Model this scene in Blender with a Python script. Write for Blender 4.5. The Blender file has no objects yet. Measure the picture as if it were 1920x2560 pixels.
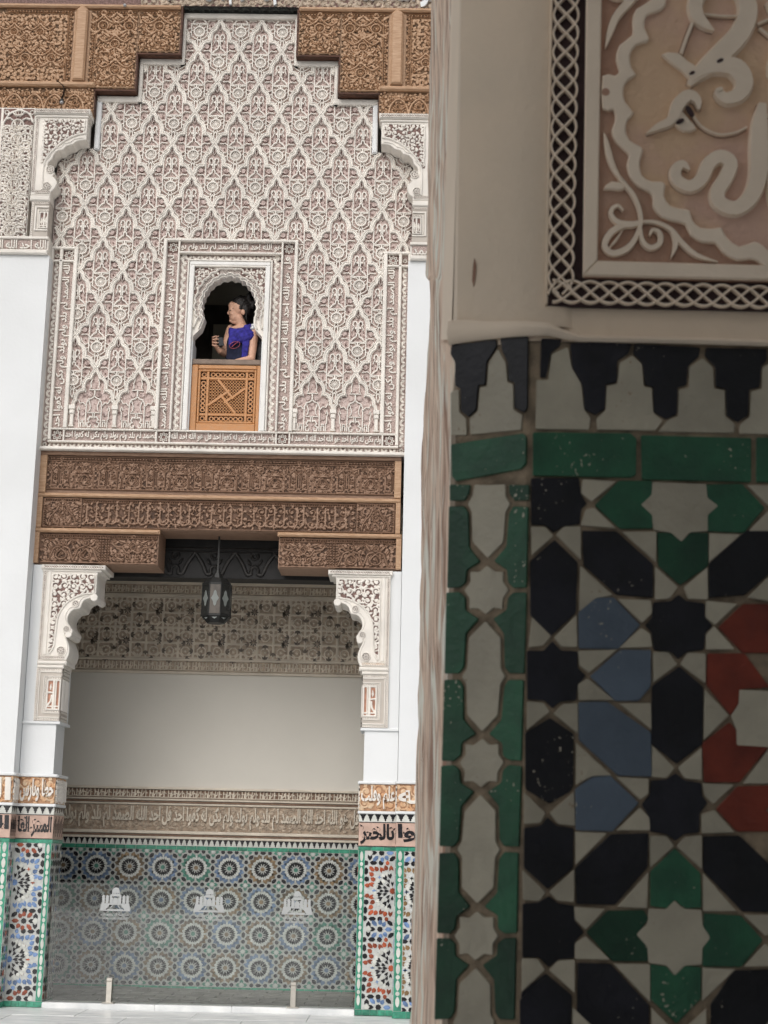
import bpy, bmesh, math, random
import numpy as np
from math import sin, cos, pi, radians, hypot, atan2, sqrt
from mathutils import Vector, Matrix, Euler
random.seed(7); rng = np.random.RandomState(7)
S = bpy.context.scene; COL = S.collection
# ------------------------------------------------------------------ camera, world, sun, exposure
CAM = np.array([1.84, 0.0, 1.41]); FPX = 4000.0
_p, _r, _y = radians(12.0), radians(1.3), radians(1.15)
FW = np.array([-sin(_y)*cos(_p), cos(_y)*cos(_p), sin(_p)])
_rt = np.array([cos(_y), sin(_y), 0.0]); _up = np.cross(_rt, FW)
RT = _rt*cos(_r) + _up*sin(_r); UP = _up*cos(_r) - _rt*sin(_r)
cd = bpy.data.cameras.new('camera'); cam = bpy.data.objects.new('camera', cd); COL.objects.link(cam)
cam.matrix_world = Matrix(((RT[0], UP[0], -FW[0], CAM[0]), (RT[1], UP[1], -FW[1], CAM[1]), (RT[2], UP[2], -FW[2], CAM[2]), (0, 0, 0, 1)))
cd.sensor_fit = 'VERTICAL'; cd.sensor_height = 36; cd.lens = 36*FPX/2560; cd.clip_start = 0.05; cd.clip_end = 300
cd.dof.use_dof = True; cd.dof.focus_distance = 14.6; cd.dof.aperture_fstop = 26
S.camera = cam
W = bpy.data.worlds.new("World"); S.world = W; W.use_nodes = True
nt = W.node_tree; bg = nt.nodes['Background']
sky = nt.nodes.new('ShaderNodeTexSky'); sky.sky_type = 'NISHITA'; sky.sun_disc = False
SUN_EL, SUN_AZ = radians(38), radians(196)
sky.sun_elevation = SUN_EL; sky.sun_rotation = SUN_AZ; sky.dust_density = 5.0; sky.air_density = 1.0; sky.ozone_density = 1.0
hs = nt.nodes.new('ShaderNodeHueSaturation'); hs.inputs['Saturation'].default_value = 0.22
nt.links.new(sky.outputs[0], hs.inputs['Color']); nt.links.new(hs.outputs[0], bg.inputs['Color'])
bg.inputs['Strength'].default_value = 0.15
sl = bpy.data.lights.new('sun', 'SUN'); sun = bpy.data.objects.new('sun', sl); COL.objects.link(sun)
sl.energy = 0.85; sl.angle = radians(75); sl.color = (1.0, 0.975, 0.94)
_sd = Vector((sin(SUN_AZ)*cos(SUN_EL), cos(SUN_AZ)*cos(SUN_EL), sin(SUN_EL)))
sun.rotation_euler = _sd.to_track_quat('Z', 'Y').to_euler(); sun.location = (0, 5, 30)
S.view_settings.view_transform = 'Standard'; S.view_settings.look = 'None'
S.view_settings.exposure = -0.25; S.view_settings.gamma = 1.0; S.view_settings.use_curve_mapping = False
S.render.engine = 'CYCLES'; S.cycles.use_denoising = True
S.cycles.max_bounces = 10; S.cycles.diffuse_bounces = 6; S.cycles.transparent_max_bounces = 12

# ------------------------------------------------------------------ helpers
def px(u, v, Y=None, plane=None):
    """point where the line of sight through a photo pixel meets a vertical plane"""
    d = FW + RT*((u-960)/FPX) - UP*((v-1280)/FPX)
    if plane is None: t = (Y-CAM[1])/d[1]
    else:
        O, N = plane; t = np.dot(O-CAM, N)/np.dot(d, N)
    return CAM + d*t

MATS = {}
def mat(name, col, rough=0.8, var=0.12, scale=6.0, bump=0.0, bscale=60.0, col2=None, spec=0.4, objvar=0.0, stretch=None, coat=0.0, detail=5, lo=0.35, hi=0.65, metal=0.0):
    if name in MATS: return MATS[name]
    m = bpy.data.materials.new(name); m.use_nodes = True; MATS[name] = m
    n = m.node_tree.nodes; L = m.node_tree.links; P = n['Principled BSDF']
    P.inputs['Roughness'].default_value = rough; P.inputs['Specular IOR Level'].default_value = spec; P.inputs['Metallic'].default_value = metal
    if coat: P.inputs['Coat Weight'].default_value = coat; P.inputs['Coat Roughness'].default_value = 0.06
    g = n.new('ShaderNodeNewGeometry'); mp = n.new('ShaderNodeMapping'); L.new(g.outputs['Position'], mp.inputs[0])
    if stretch: mp.inputs['Scale'].default_value = stretch
    nz = n.new('ShaderNodeTexNoise'); nz.inputs['Scale'].default_value = scale; nz.inputs['Detail'].default_value = detail
    L.new(mp.outputs[0], nz.inputs['Vector'])
    cr = n.new('ShaderNodeValToRGB'); L.new(nz.outputs['Fac'], cr.inputs[0])
    c2 = col2 or tuple(c*(1-var*2) for c in col)
    cr.color_ramp.elements[0].position = lo; cr.color_ramp.elements[1].position = hi
    cr.color_ramp.elements[0].color = (*c2, 1); cr.color_ramp.elements[1].color = (*col, 1)
    out = cr.outputs[0]
    if objvar:
        oi = n.new('ShaderNodeObjectInfo'); h = n.new('ShaderNodeHueSaturation')
        mr = n.new('ShaderNodeMapRange'); mr.inputs[3].default_value = 1-objvar; mr.inputs[4].default_value = 1+objvar
        L.new(oi.outputs['Random'], mr.inputs[0]); L.new(mr.outputs[0], h.inputs['Value']); L.new(out, h.inputs['Color']); out = h.outputs[0]
    L.new(out, P.inputs['Base Color'])
    if bump:
        b = n.new('ShaderNodeBump'); b.inputs['Strength'].default_value = bump; b.inputs['Distance'].default_value = 0.004
        nb = n.new('ShaderNodeTexNoise'); nb.inputs['Scale'].default_value = bscale; nb.inputs['Detail'].default_value = 6
        L.new(mp.outputs[0], nb.inputs['Vector']); L.new(nb.outputs['Fac'], b.inputs['Height']); L.new(b.outputs[0], P.inputs['Normal'])
    return m

white = mat('white limewash', (.745, .757, .765), .9, .02, 1.1, .35, 30, col2=(.69, .70, .705), detail=9)
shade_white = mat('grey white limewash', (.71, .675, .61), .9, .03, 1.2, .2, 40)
cream = mat('cream plaster', (.80, .755, .695), .85, .07, 5, .3, 90)
cream_pale = mat('pale new plaster', (.80, .785, .755), .85, .04, 6, .2, 90)  # paler plaster of the window fillets
cream_old = mat('old cream plaster', (.74, .66, .555), .85, .10, 4, .3, 90)
def ground_mat(name, a, b, c, sc):
    m = mat(name, a, .9, .1, 8, .5, 120)
    n = m.node_tree.nodes; L = m.node_tree.links; P = n['Principled BSDF']
    g = n.new('ShaderNodeNewGeometry'); v = n.new('ShaderNodeTexVoronoi'); v.feature = 'F1'; v.inputs['Scale'].default_value = sc
    nz = n.new('ShaderNodeTexNoise'); nz.inputs['Scale'].default_value = sc*0.6
    va = n.new('ShaderNodeVectorMath'); va.operation = 'ADD'; vs = n.new('ShaderNodeVectorMath'); vs.operation = 'SCALE'; vs.inputs['Scale'].default_value = 0.06
    L.new(nz.outputs['Color'], vs.inputs[0]); L.new(g.outputs['Position'], va.inputs[0]); L.new(vs.outputs[0], va.inputs[1]); L.new(va.outputs[0], v.inputs['Vector'])
    cr = n.new('ShaderNodeValToRGB'); e = cr.color_ramp.elements
    e[0].position = .22; e[0].color = (*b, 1); e[1].position = .62; e[1].color = (*a, 1); x = e.new(.8); x.color = (*c, 1)
    L.new(v.outputs['Distance'], cr.inputs[0]); L.new(cr.outputs[0], P.inputs['Base Color'])
    bp = n.new('ShaderNodeBump'); bp.inputs['Strength'].default_value = .8; bp.inputs['Distance'].default_value = .01; L.new(v.outputs['Distance'], bp.inputs['Height']); L.new(bp.outputs[0], P.inputs['Normal'])
    return m
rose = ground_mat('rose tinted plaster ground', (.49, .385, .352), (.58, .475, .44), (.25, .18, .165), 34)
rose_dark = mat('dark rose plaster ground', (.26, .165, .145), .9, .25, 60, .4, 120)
brown_ground = mat('brown plaster ground', (.54, .44, .345), .9, .2, 20, .4, 120)
orange_ground = mat('orange painted plaster', (.58, .33, .18), .85, .2, 12, .3, 100, col2=(.64, .49, .34))
grey_cream = mat('greyish cream plaster', (.52, .47, .42), .9, .06, 8, .2, 80)
wood_hi = mat('honey cedar wood', (.50, .328, .21), .6, .22, 14, .35, 30, stretch=(1, 6, 9), col2=(.37, .215, .12))
wood_lo = mat('brown cedar wood', (.335, .212, .147), .65, .25, 14, .35, 30, stretch=(1, 6, 9), col2=(.215, .13, .085))
wood_rec = mat('carved cedar with painted recess shade', (.20, .115, .062), .75, .3, 20, .3, 60)  # shade inside the carving put into a darker cedar colour
wood_rec_lo = mat('old carved cedar with painted recess shade', (.15, .085, .055), .75, .3, 20, .3, 60)  # same painted recess shade for the lower beams
wood_black = mat('black cedar wood', (.016, .015, .015), .6, .3, 10, .3, 60)
wood_olive = mat('dull olive cedar soffit', (.10, .075, .045), .7, .25, 8, .3, 60, stretch=(1, 8, 8))
wood_red = mat('red brown cedar soffit', (.11, .045, .026), .7, .3, 10, .3, 60, stretch=(1, 8, 8))
wood_new = mat('orange cedar wood', (.47, .245, .115), .5, .15, 10, .25, 40, stretch=(2, 2, 14), col2=(.50, .225, .08))
wood_grey = mat('worn grey brown wood', (.24, .175, .135), .6, .15, 10, .25, 40)
t_black = mat('black glazed tile', (.013, .012, .016), .22, .3, 40, .25, 120, objvar=.5, coat=.3)
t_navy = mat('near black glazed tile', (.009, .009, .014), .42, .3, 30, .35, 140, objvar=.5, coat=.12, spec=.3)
t_white = mat('ivory glazed tile', (.64, .645, .60), .25, .08, 20, .2, 120, objvar=.12, coat=.3)
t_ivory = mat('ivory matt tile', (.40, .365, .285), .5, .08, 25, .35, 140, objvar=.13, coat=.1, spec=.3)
t_green = mat('green glazed tile', (.055, .30, .195), .22, .2, 25, .25, 120, objvar=.18, coat=.3)
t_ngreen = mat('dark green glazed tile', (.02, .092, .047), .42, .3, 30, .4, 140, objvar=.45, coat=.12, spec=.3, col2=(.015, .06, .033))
t_blue = mat('blue glazed tile', (.16, .26, .47), .25, .2, 25, .25, 120, objvar=.35, coat=.3)
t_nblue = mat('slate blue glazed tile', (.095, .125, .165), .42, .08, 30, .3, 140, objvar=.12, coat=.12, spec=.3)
t_ochre = mat('ochre glazed tile', (.27, .165, .075), .25, .25, 25, .25, 120, objvar=.35, coat=.3)
t_red = mat('orange red glazed tile', (.40, .085, .035), .25, .25, 25, .25, 120, objvar=.4, coat=.3)
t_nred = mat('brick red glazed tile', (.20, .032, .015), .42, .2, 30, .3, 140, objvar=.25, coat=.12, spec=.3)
def add_chips(m, scale=150, lo=.70, col=(.42, .38, .30)):
    n = m.node_tree.nodes; L = m.node_tree.links; P = n['Principled BSDF']; src = P.inputs['Base Color'].links[0].from_socket
    g = n.new('ShaderNodeNewGeometry'); z = n.new('ShaderNodeTexNoise'); z.inputs['Scale'].default_value = scale; z.inputs['Detail'].default_value = 3; L.new(g.outputs['Position'], z.inputs['Vector'])
    z2 = n.new('ShaderNodeTexNoise'); z2.inputs['Scale'].default_value = 14; L.new(g.outputs['Position'], z2.inputs['Vector'])
    a = n.new('ShaderNodeMath'); a.operation = 'MULTIPLY_ADD'; a.inputs[1].default_value = .55; L.new(z2.outputs['Fac'], a.inputs[0]); L.new(z.outputs['Fac'], a.inputs[2])
    r = n.new('ShaderNodeMapRange'); r.inputs[1].default_value = lo+.27; r.inputs[2].default_value = lo+.31; L.new(a.outputs[0], r.inputs[0])
    x = n.new('ShaderNodeMix'); x.data_type = 'RGBA'; L.new(r.outputs[0], x.inputs['Factor']); L.new(src, x.inputs['A']); x.inputs['B'].default_value = (*col, 1); L.new(x.outputs['Result'], P.inputs['Base Color'])
    q = n.new('ShaderNodeMapRange'); q.inputs[3].default_value = .18; q.inputs[4].default_value = .62; L.new(z2.outputs['Fac'], q.inputs[0]); L.new(q.outputs[0], P.inputs['Roughness'])
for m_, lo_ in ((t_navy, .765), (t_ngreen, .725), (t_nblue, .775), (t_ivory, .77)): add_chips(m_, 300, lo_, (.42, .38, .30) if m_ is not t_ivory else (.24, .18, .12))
t_blue_shade = mat('shaded blue tile', (.125, .19, .30), .3, .25, 25, .25, 120, objvar=.4, coat=.3); t_ochre_shade = mat('shaded ochre tile', (.21, .145, .08), .3, .3, 25, .25, 120, objvar=.45, coat=.3); t_green_shade = mat('shaded green tile', (.06, .20, .15), .3, .2, 25, .25, 120, objvar=.3, coat=.3)  # niche copies of the tiles, shade and haze put into their colours
t_white_shade = mat('shaded ivory glazed tile', (.53, .545, .52), .25, .1, 20, .2, 120, objvar=.12, coat=.3)  # darker copy of the ivory tile, niche shade in its colour
grout_shade = mat('shaded tile grout', (.42, .43, .41), .9, .1, 30, .2, 120)  # grout copy with the niche shade in its colour
t_pink = mat('pink clay tile', (.58, .40, .325), .5, .1, 15, .2, 100)
grout_w = mat('white tile grout', (.56, .57, .55), .9, .1, 30, .2, 120)
grout_b = mat('brown tile grout', (.29, .225, .155), .9, .25, 60, .5, 200)
near_plaster = mat('aged near plaster', (.74, .60, .46), .88, .05, 7, .3, 110, col2=(.66, .55, .43))
near_relief = mat('cream carved near plaster', (.84, .70, .555), .85, .05, 8, .25, 120)
near_ground = mat('rose brown painted ground', (.41, .235, .165), .9, .1, 9, .5, 160, col2=(.48, .31, .225), lo=.3, hi=.7)
near_field = mat('pale rose painted ground', (.64, .42, .325), .9, .1, 13, .5, 140, col2=(.68, .47, .31), lo=.42, hi=.6)
near_dark = mat('aubergine painted ground', (.055, .032, .034), .9, .2, 20, .4, 160)
marble = mat('grey white marble', (.84, .845, .83), .35, .16, 3, .05, 60, stretch=(1.2, 4, 1), col2=(.60, .615, .62), detail=9, objvar=.08)
paver = mat('grey stone paver', (.27, .26, .235), .6, .2, 9, .3, 80, objvar=.15)
steel = mat('brushed steel', (.55, .52, .47), .32, .05, 30, metal=1.0)
iron = mat('black iron', (.015, .015, .014), .5, .2, 30)

class MB:
    """collects shapes given as (a, b, d): across, up, out of a face"""
    def __init__(s, fr): s.fr = fr; s.v = []; s.f = []; s.m = []; s.sm = False
    def quads(s, pts, faces, m):
        k = len(s.v); s.v += [s.fr(*p) for p in pts]; s.f += [[i+k for i in q] for q in faces]; s.m += [m]*len(faces); return s
    def box(s, a0, a1, b0, b1, d0, d1, m, bev=0.0):
        e = bev
        P = [(a0, b0, d0), (a1, b0, d0), (a1, b1, d0), (a0, b1, d0)]
        if e: P += [(a0, b0, d1-e), (a1, b0, d1-e), (a1, b1, d1-e), (a0, b1, d1-e), (a0+e, b0+e, d1), (a1-e, b0+e, d1), (a1-e, b1-e, d1), (a0+e, b1-e, d1)]
        else: P += [(a0, b0, d1), (a1, b0, d1), (a1, b1, d1), (a0, b1, d1)]
        F = [(3, 2, 1, 0)]; n = len(P)//4
        for r in range(n-1):
            for i in range(4): F.append((4*r+i, 4*r+(i+1) % 4, 4*r+4+(i+1) % 4, 4*r+4+i))
        F.append(tuple(range(4*(n-1), 4*n)))
        return s.quads(P, F, m)
    def plate(s, poly, d0, d1, m, bev=0.0):
        pl = [tuple(p) for p in poly]
        A = sum(pl[i][0]*pl[(i+1) % len(pl)][1]-pl[(i+1) % len(pl)][0]*pl[i][1] for i in range(len(pl)))
        if A < 0: pl = pl[::-1]
        n = len(pl); P = [(x, y, d0) for x, y in pl]; rows = 1
        if bev:
            P += [(x, y, d1-bev) for x, y in pl]; ins = inset(pl, bev); P += [(x, y, d1) for x, y in ins]; rows = 3
        else: P += [(x, y, d1) for x, y in pl]; rows = 2
        F = []
        for r in range(rows-1):
            for i in range(n): F.append((r*n+i, r*n+(i+1) % n, (r+1)*n+(i+1) % n, (r+1)*n+i))
        F.append(tuple(range((rows-1)*n, rows*n)))
        return s.quads(P, F, m)
    def ribbon(s, pts, w, d0, d1, m, prof='flat', closed=False, cap=True):
        pts = [tuple(p) for p in pts]; n = len(pts)
        ws = list(w) if hasattr(w, '__len__') else [w]*n
        PR = {'flat': [(-1, 0), (-.8, 1), (.8, 1), (1, 0)], 'round': [(-1, 0), (-.7, .75), (0, 1), (.7, .75), (1, 0)],
              'sebka': [(-1, 0), (-.94, .8), (-.6, .97), (-.3, .93), (-.1, .74), (.12, .76), (.3, .94), (.66, 1), (.94, .8), (1, 0)]}[prof]
        V = []; k = len(PR)
        for i in range(n):
            a = pts[(i-1) % n] if closed or i > 0 else pts[i]; c = pts[(i+1) % n] if closed or i < n-1 else pts[i]
            tx, ty = c[0]-a[0], c[1]-a[1]; l = hypot(tx, ty) or 1; nx, ny = -ty/l, tx/l
            for q, h in PR: V.append((pts[i][0]+nx*q*ws[i]/2, pts[i][1]+ny*q*ws[i]/2, d0+(d1-d0)*h))
        F = []
        for i in range(n if closed else n-1):
            j = (i+1) % n
            for q in range(k-1): F.append((i*k+q, i*k+q+1, j*k+q+1, j*k+q))
        if cap and not closed: F.append(tuple(range(k))); F.append(tuple(range((n-1)*k, n*k))[::-1])
        return s.quads(V, F, m)
    def disc(s, a, b, r, d0, d1, m, n=14, bev=0.0, ry=None): return s.plate(ngon(a, b, r, n, ry=ry), d0, d1, m, bev)
    def build(s, name, parent=None, at=None, **props):
        v = np.array(s.v, dtype=float)
        if at is None:
            lo, hi = v.min(0), v.max(0); at = (lo+hi)/2; at[2] = lo[2]
        at = np.array(at, float); v = v-at
        me = bpy.data.meshes.new(name); me.from_pydata(v.tolist(), [], s.f)
        ms = []
        for m in s.m:
            if m not in ms: ms.append(m)
        for m in ms: me.materials.append(m)
        if len(ms) > 1:
            ix = {m: i for i, m in enumerate(ms)}; me.polygons.foreach_set('material_index', [ix[m] for m in s.m])
        if s.sm: me.polygons.foreach_set('use_smooth', [True]*len(s.f))
        o = bpy.data.objects.new(name, me); place(o, parent, at)
        for k, x in props.items(): o[k] = x
        return o

WP = {}
def place(o, parent, at):
    at = np.array(at, float); WP[o.name] = at
    if o.name not in COL.objects: COL.objects.link(o)
    if parent is not None: o.parent = parent; o.location = at-WP[parent.name]
    else: o.location = at
def thing(name, label, cat, at, group=None):
    o = bpy.data.objects.new(name, None); place(o, None, at); o.empty_display_size = .1
    o['label'] = label; o['category'] = cat
    if group: o['group'] = group
    return o
def tag(o, label, cat, group=None):
    o['label'] = label; o['category'] = cat
    if group: o['group'] = group
    return o
def copy_at(o, parent, at):
    c = o.copy(); place(c, parent, at); return c

def inset(pl, e):
    n = len(pl); R = []
    for i in range(n):
        a, b, c = pl[i-1], pl[i], pl[(i+1) % n]
        u = (b[0]-a[0], b[1]-a[1]); v = (c[0]-b[0], c[1]-b[1]); lu, lv = hypot(*u) or 1e-9, hypot(*v) or 1e-9
        n1 = (-u[1]/lu, u[0]/lu); n2 = (-v[1]/lv, v[0]/lv); bx, by = n1[0]+n2[0], n1[1]+n2[1]; q = bx*n1[0]+by*n1[1]
        k = e/max(q, .25); k = max(-1.6*abs(e), min(2.0*abs(e), k))
        R.append((b[0]+bx*k, b[1]+by*k))
    return R
def ngon(a, b, r, n, rot=0.0, ry=None): return [(a+r*cos(rot+2*pi*i/n), b+(ry or r)*sin(rot+2*pi*i/n)) for i in range(n)]
def arc(a, b, r, t0, t1, n=10, ry=None): return [(a+r*cos(radians(t0+(t1-t0)*i/n)), b+(ry or r)*sin(radians(t0+(t1-t0)*i/n))) for i in range(n+1)]
def front(Y, sx=1, x0=0.0): return lambda a, b, d: (x0+sx*a, Y-d, b)
def sideface(X, Y0, sx=1): return lambda a, b, d: (sx*(X+d), Y0+a, b)     # face looking along +x (sx=1) or -x
def smooth(pts, k=4, closed=False):
    """Catmull-Rom through points (any width)"""
    P = [np.array(p, float) for p in pts]; n = len(P); R = []
    for i in range(n if closed else n-1):
        p0 = P[i-1] if (closed or i > 0) else P[i]; p1 = P[i]; p2 = P[(i+1) % n]; p3 = P[(i+2) % n] if (closed or i+2 < n) else p2
        for j in range(k):
            t = j/k; R.append(tuple(.5*((2*p1)+(p2-p0)*t+(2*p0-5*p1+4*p2-p3)*t*t+(3*p1-p0-3*p2+p3)*t**3)))
    if not closed: R.append(tuple(P[-1]))
    return R

# --- carved height sheets
def sd_strokes(A, B, strokes):
    D = np.full(A.shape, 9.0)
    for st in strokes:
        P = np.array(st[0], float); w = st[1]; n = len(P)
        ws = np.array(w if hasattr(w, '__len__') else [w]*n, float)/2
        if n == 1: D = np.minimum(D, np.hypot(A-P[0, 0], B-P[0, 1])-ws[0]); continue
        lo = P.min(0)-.05; hi = P.max(0)+.05; M = (A > lo[0]) & (A < hi[0]) & (B > lo[1]) & (B < hi[1])
        if not M.any(): continue
        a, b = A[M], B[M]; dm = np.full(a.shape, 9.0)
        for i in range(n-1):
            x0, y0 = P[i]; dx, dy = P[i+1]-P[i]; l = dx*dx+dy*dy or 1e-12
            t = np.clip(((a-x0)*dx+(b-y0)*dy)/l, 0, 1); dm = np.minimum(dm, np.hypot(a-x0-t*dx, b-y0-t*dy)-(ws[i]+(ws[i+1]-ws[i])*t))
        D[M] = np.minimum(D[M], dm)
    return D
def relief(name, fr, a0, a1, b0, b1, res, fn, depth, m_hi, m_lo, parent=None, d0=0.0, soft=.004, mask=None, tile=None, border=0.0, thresh=.35, fill=None, frac=.6, halo=.005, **props):
    """one carved sheet; fn gives the distance to the raised design (negative inside)"""
    na, nb = max(2, int(round((a1-a0)/res))), max(2, int(round((b1-b0)/res)))
    a = np.linspace(a0, a1, na+1); b = np.linspace(b0, b1, nb+1); A, B = np.meshgrid(a, b)
    if tile:                                  # design repeats across
        tw, o = tile; A2 = (A-o) % tw
        nt_ = max(2, int(round(tw/res))); ta = np.linspace(0, tw, nt_+1); TA, TB = np.meshgrid(ta, b); TD = fn(TA, TB)
        f = A2/tw*nt_; i = np.clip(f.astype(int), 0, nt_-1); fr_ = f-i; jj = np.arange(nb+1)[:, None]+0*i
        D = TD[jj, i]*(1-fr_)+TD[jj, i+1]*fr_
        if fill: TF = fill(TA, TB); D2 = TF[jj, i]*(1-fr_)+TF[jj, i+1]*fr_
    else:
        D = fn(A, B)
        if fill: D2 = fill(A, B)
    if border: D = np.minimum(D, np.minimum(np.minimum(A-a0, a1-A), np.minimum(B-b0, b1-B))-border)
    H = np.clip(.5-D/(2*soft), 0, 1); H = H*H*(3-2*H)
    if fill:                                   # lower tendrils fill the field, kept clear of the main design
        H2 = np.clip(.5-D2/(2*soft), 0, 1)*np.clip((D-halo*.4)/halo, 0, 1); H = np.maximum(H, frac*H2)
    Z = d0+depth*H
    V = np.stack([A, B, Z], -1).reshape(-1, 3)
    ii, jj = np.meshgrid(np.arange(na), np.arange(nb)); k = (jj*(na+1)+ii).ravel()
    F = np.stack([k, k+1, k+na+2, k+na+1], -1)
    hm = (H[:-1, :-1]+H[1:, :-1]+H[:-1, 1:]+H[1:, 1:]).ravel()/4
    if mask is not None:
        ca = (A[:-1, :-1]+A[1:, 1:]).ravel()/2; cb = (B[:-1, :-1]+B[1:, 1:]).ravel()/2; keep = mask(ca, cb); F = F[keep]; hm = hm[keep]
    mb = MB(fr); mb.v = [fr(*p) for p in V]; mb.f = F.tolist(); mb.m = [m_hi if h > thresh else m_lo for h in hm]
    # slim edge so that the sheet has thickness
    return mb.build(name, parent, **props)
def scroll(cx, cy, r, a0, turns, w, hand=1, n=16):
    P = []; ws = []
    for i in range(n+1):
        t = i/n; rr = r*(1-.82*t); an = radians(a0)+hand*turns*2*pi*t; P.append((cx+rr*cos(an), cy+rr*sin(an))); ws.append(w*(.6+.6*t))
    return (P, ws)
def leaf(x, y, an, l, w):
    an = radians(an); c, s_ = cos(an), sin(an)
    return ([(x, y), (x+l*.35*c-w*.12*s_, y+l*.35*s_+w*.12*c), (x+l*.7*c, y+l*.7*s_), (x+l*c, y+l*s_)], [w*.4, w, w*.7, w*.1])
def arabesque(a0, a1, b0, b1, s, w, seed=1, dense=True):
    r = random.Random(seed); st = []; nx = max(1, round((a1-a0)/s)); ny = max(1, round((b1-b0)/s)); sx, sy = (a1-a0)/nx, (b1-b0)/ny
    for i in range(nx):
        for j in range(ny):
            x, y = a0+(i+.5)*sx+r.uniform(-.08, .08)*s, b0+(j+.5)*sy+r.uniform(-.08, .08)*s; hd = 1 if (i+j) % 2 else -1; g = r.uniform(0, 360)
            st.append(scroll(x, y, s*.46, g, r.uniform(1.0, 1.4), w, hd)); st.append(([(x, y)], [w*1.7]))
            if dense:
                for q in range(4): st.append(leaf(x+s*.46*cos(radians(g+90*q)), y+s*.46*sin(radians(g+90*q)), g+90*q+60*hd+r.uniform(-20, 20), s*.36, w*1.7))
    return st

# --- Arabic lettering, joined by hand
_F = {'ا': (0xFE8D, 0xFE8E, 0, 0), 'ب': (0xFE8F, 0xFE90, 0xFE91, 0xFE92), 'ح': (0xFEA1, 0xFEA2, 0xFEA3, 0xFEA4), 'خ': (0xFEA5, 0xFEA6, 0xFEA7, 0xFEA8), 'د': (0xFEA9, 0xFEAA, 0, 0), 'ر': (0xFEAD, 0xFEAE, 0, 0),
      'س': (0xFEB1, 0xFEB2, 0xFEB3, 0xFEB4), 'ص': (0xFEB9, 0xFEBA, 0xFEBB, 0xFEBC), 'ط': (0xFEC1, 0xFEC2, 0xFEC3, 0xFEC4), 'ع': (0xFEC9, 0xFECA, 0xFECB, 0xFECC), 'ف': (0xFED1, 0xFED2, 0xFED3, 0xFED4), 'ق': (0xFED5, 0xFED6, 0xFED7, 0xFED8),
      'ك': (0xFED9, 0xFEDA, 0xFEDB, 0xFEDC), 'ل': (0xFEDD, 0xFEDE, 0xFEDF, 0xFEE0), 'م': (0xFEE1, 0xFEE2, 0xFEE3, 0xFEE4), 'ن': (0xFEE5, 0xFEE6, 0xFEE7, 0xFEE8), 'ه': (0xFEE9, 0xFEEA, 0xFEEB, 0xFEEC), 'ة': (0xFE93, 0xFE94, 0, 0),
      'و': (0xFEED, 0xFEEE, 0, 0), 'ي': (0xFEF1, 0xFEF2, 0xFEF3, 0xFEF4)}
def shape_ar(s):
    out = []
    for w in s.split(' '):
        r = ''
        for i, c in enumerate(w):
            f = _F[c]; pj = i > 0 and _F[w[i-1]][2]; nj = i < len(w)-1 and f[2]
            r += chr(f[(3 if pj else 2) if nj else (1 if pj else 0)])
        out.append(r)
    return ' '.join(out)[::-1]
_TX = {}
def text_shape(s, arabic=True, bold=0.0, dots=False):
    """2-D letter outlines as (verts, faces, edge loops) scaled to a unit box"""
    key = (s, bold, dots)
    if key in _TX: return _TX[key]
    c = bpy.data.curves.new('lettering', 'FONT'); c.body = shape_ar(s) if arabic else s; c.resolution_u = 3; c.fill_mode = 'NONE' if False else 'BOTH'
    c.offset = bold; c.extrude = .5
    o = bpy.data.objects.new('lettering', c); COL.objects.link(o); bpy.context.view_layer.update()
    me = bpy.data.meshes.new_from_object(o.evaluated_get(bpy.context.evaluated_depsgraph_get()))
    bpy.data.objects.remove(o); bpy.data.curves.remove(c)
    bm = bmesh.new(); bm.from_mesh(me); bmesh.ops.remove_doubles(bm, verts=bm.verts, dist=1e-5)
    seen = set(); isl = []
    for v in bm.verts:
        if v in seen: continue
        st = [v]; seen.add(v); g = []
        while st:
            x = st.pop(); g.append(x)
            for e in x.link_edges:
                y = e.other_vert(x)
                if y not in seen: seen.add(y); st.append(y)
        isl.append(g)
    V = []; ix = {}; keep = set()
    for k, g in enumerate(isl):
        h = max(v.co.y for v in g)-min(v.co.y for v in g); w_ = max(v.co.x for v in g)-min(v.co.x for v in g)
        if arabic and not dots and h < .18 and w_ < .4: continue
        keep.add(k)
        for v in g:
            ix[v.index if False else v] = len(V); V.append((v.co.x, v.co.y, (1.0+.03*(k % 4)) if v.co.z > 0 else 0.0))
    F = [[ix[v] for v in f.verts] for f in bm.faces if all(v in ix for v in f.verts) and not all(V[ix[v]][2] == 0 for v in f.verts)]
    bm.free(); bpy.data.meshes.remove(me)
    V = np.array(V); lo, hi = V.min(0), V.max(0); V[:, 0] = (V[:, 0]-lo[0])/(hi[0]-lo[0]); V[:, 1] = (V[:, 1]-lo[1])/(hi[1]-lo[1])
    asp = (hi[0]-lo[0])/(hi[1]-lo[1]); _TX[key] = (V, F, asp); return _TX[key]
def add_text(mb, s, a0, a1, b0, b1, d0, d1, m, arabic=True, bold=.0, vertical=False, mirror=False, dots=False):
    V, F, _ = text_shape(s, arabic, bold, dots)
    if vertical: P = [(a1-(a1-a0)*v[1], b0+(b1-b0)*v[0], d0+(d1-d0)*v[2]) for v in V]     # reads upwards
    else: P = [(a0+(a1-a0)*v[0], b0+(b1-b0)*v[1], d0+(d1-d0)*v[2]) for v in V]
    mb.quads(P, F, m)

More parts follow.
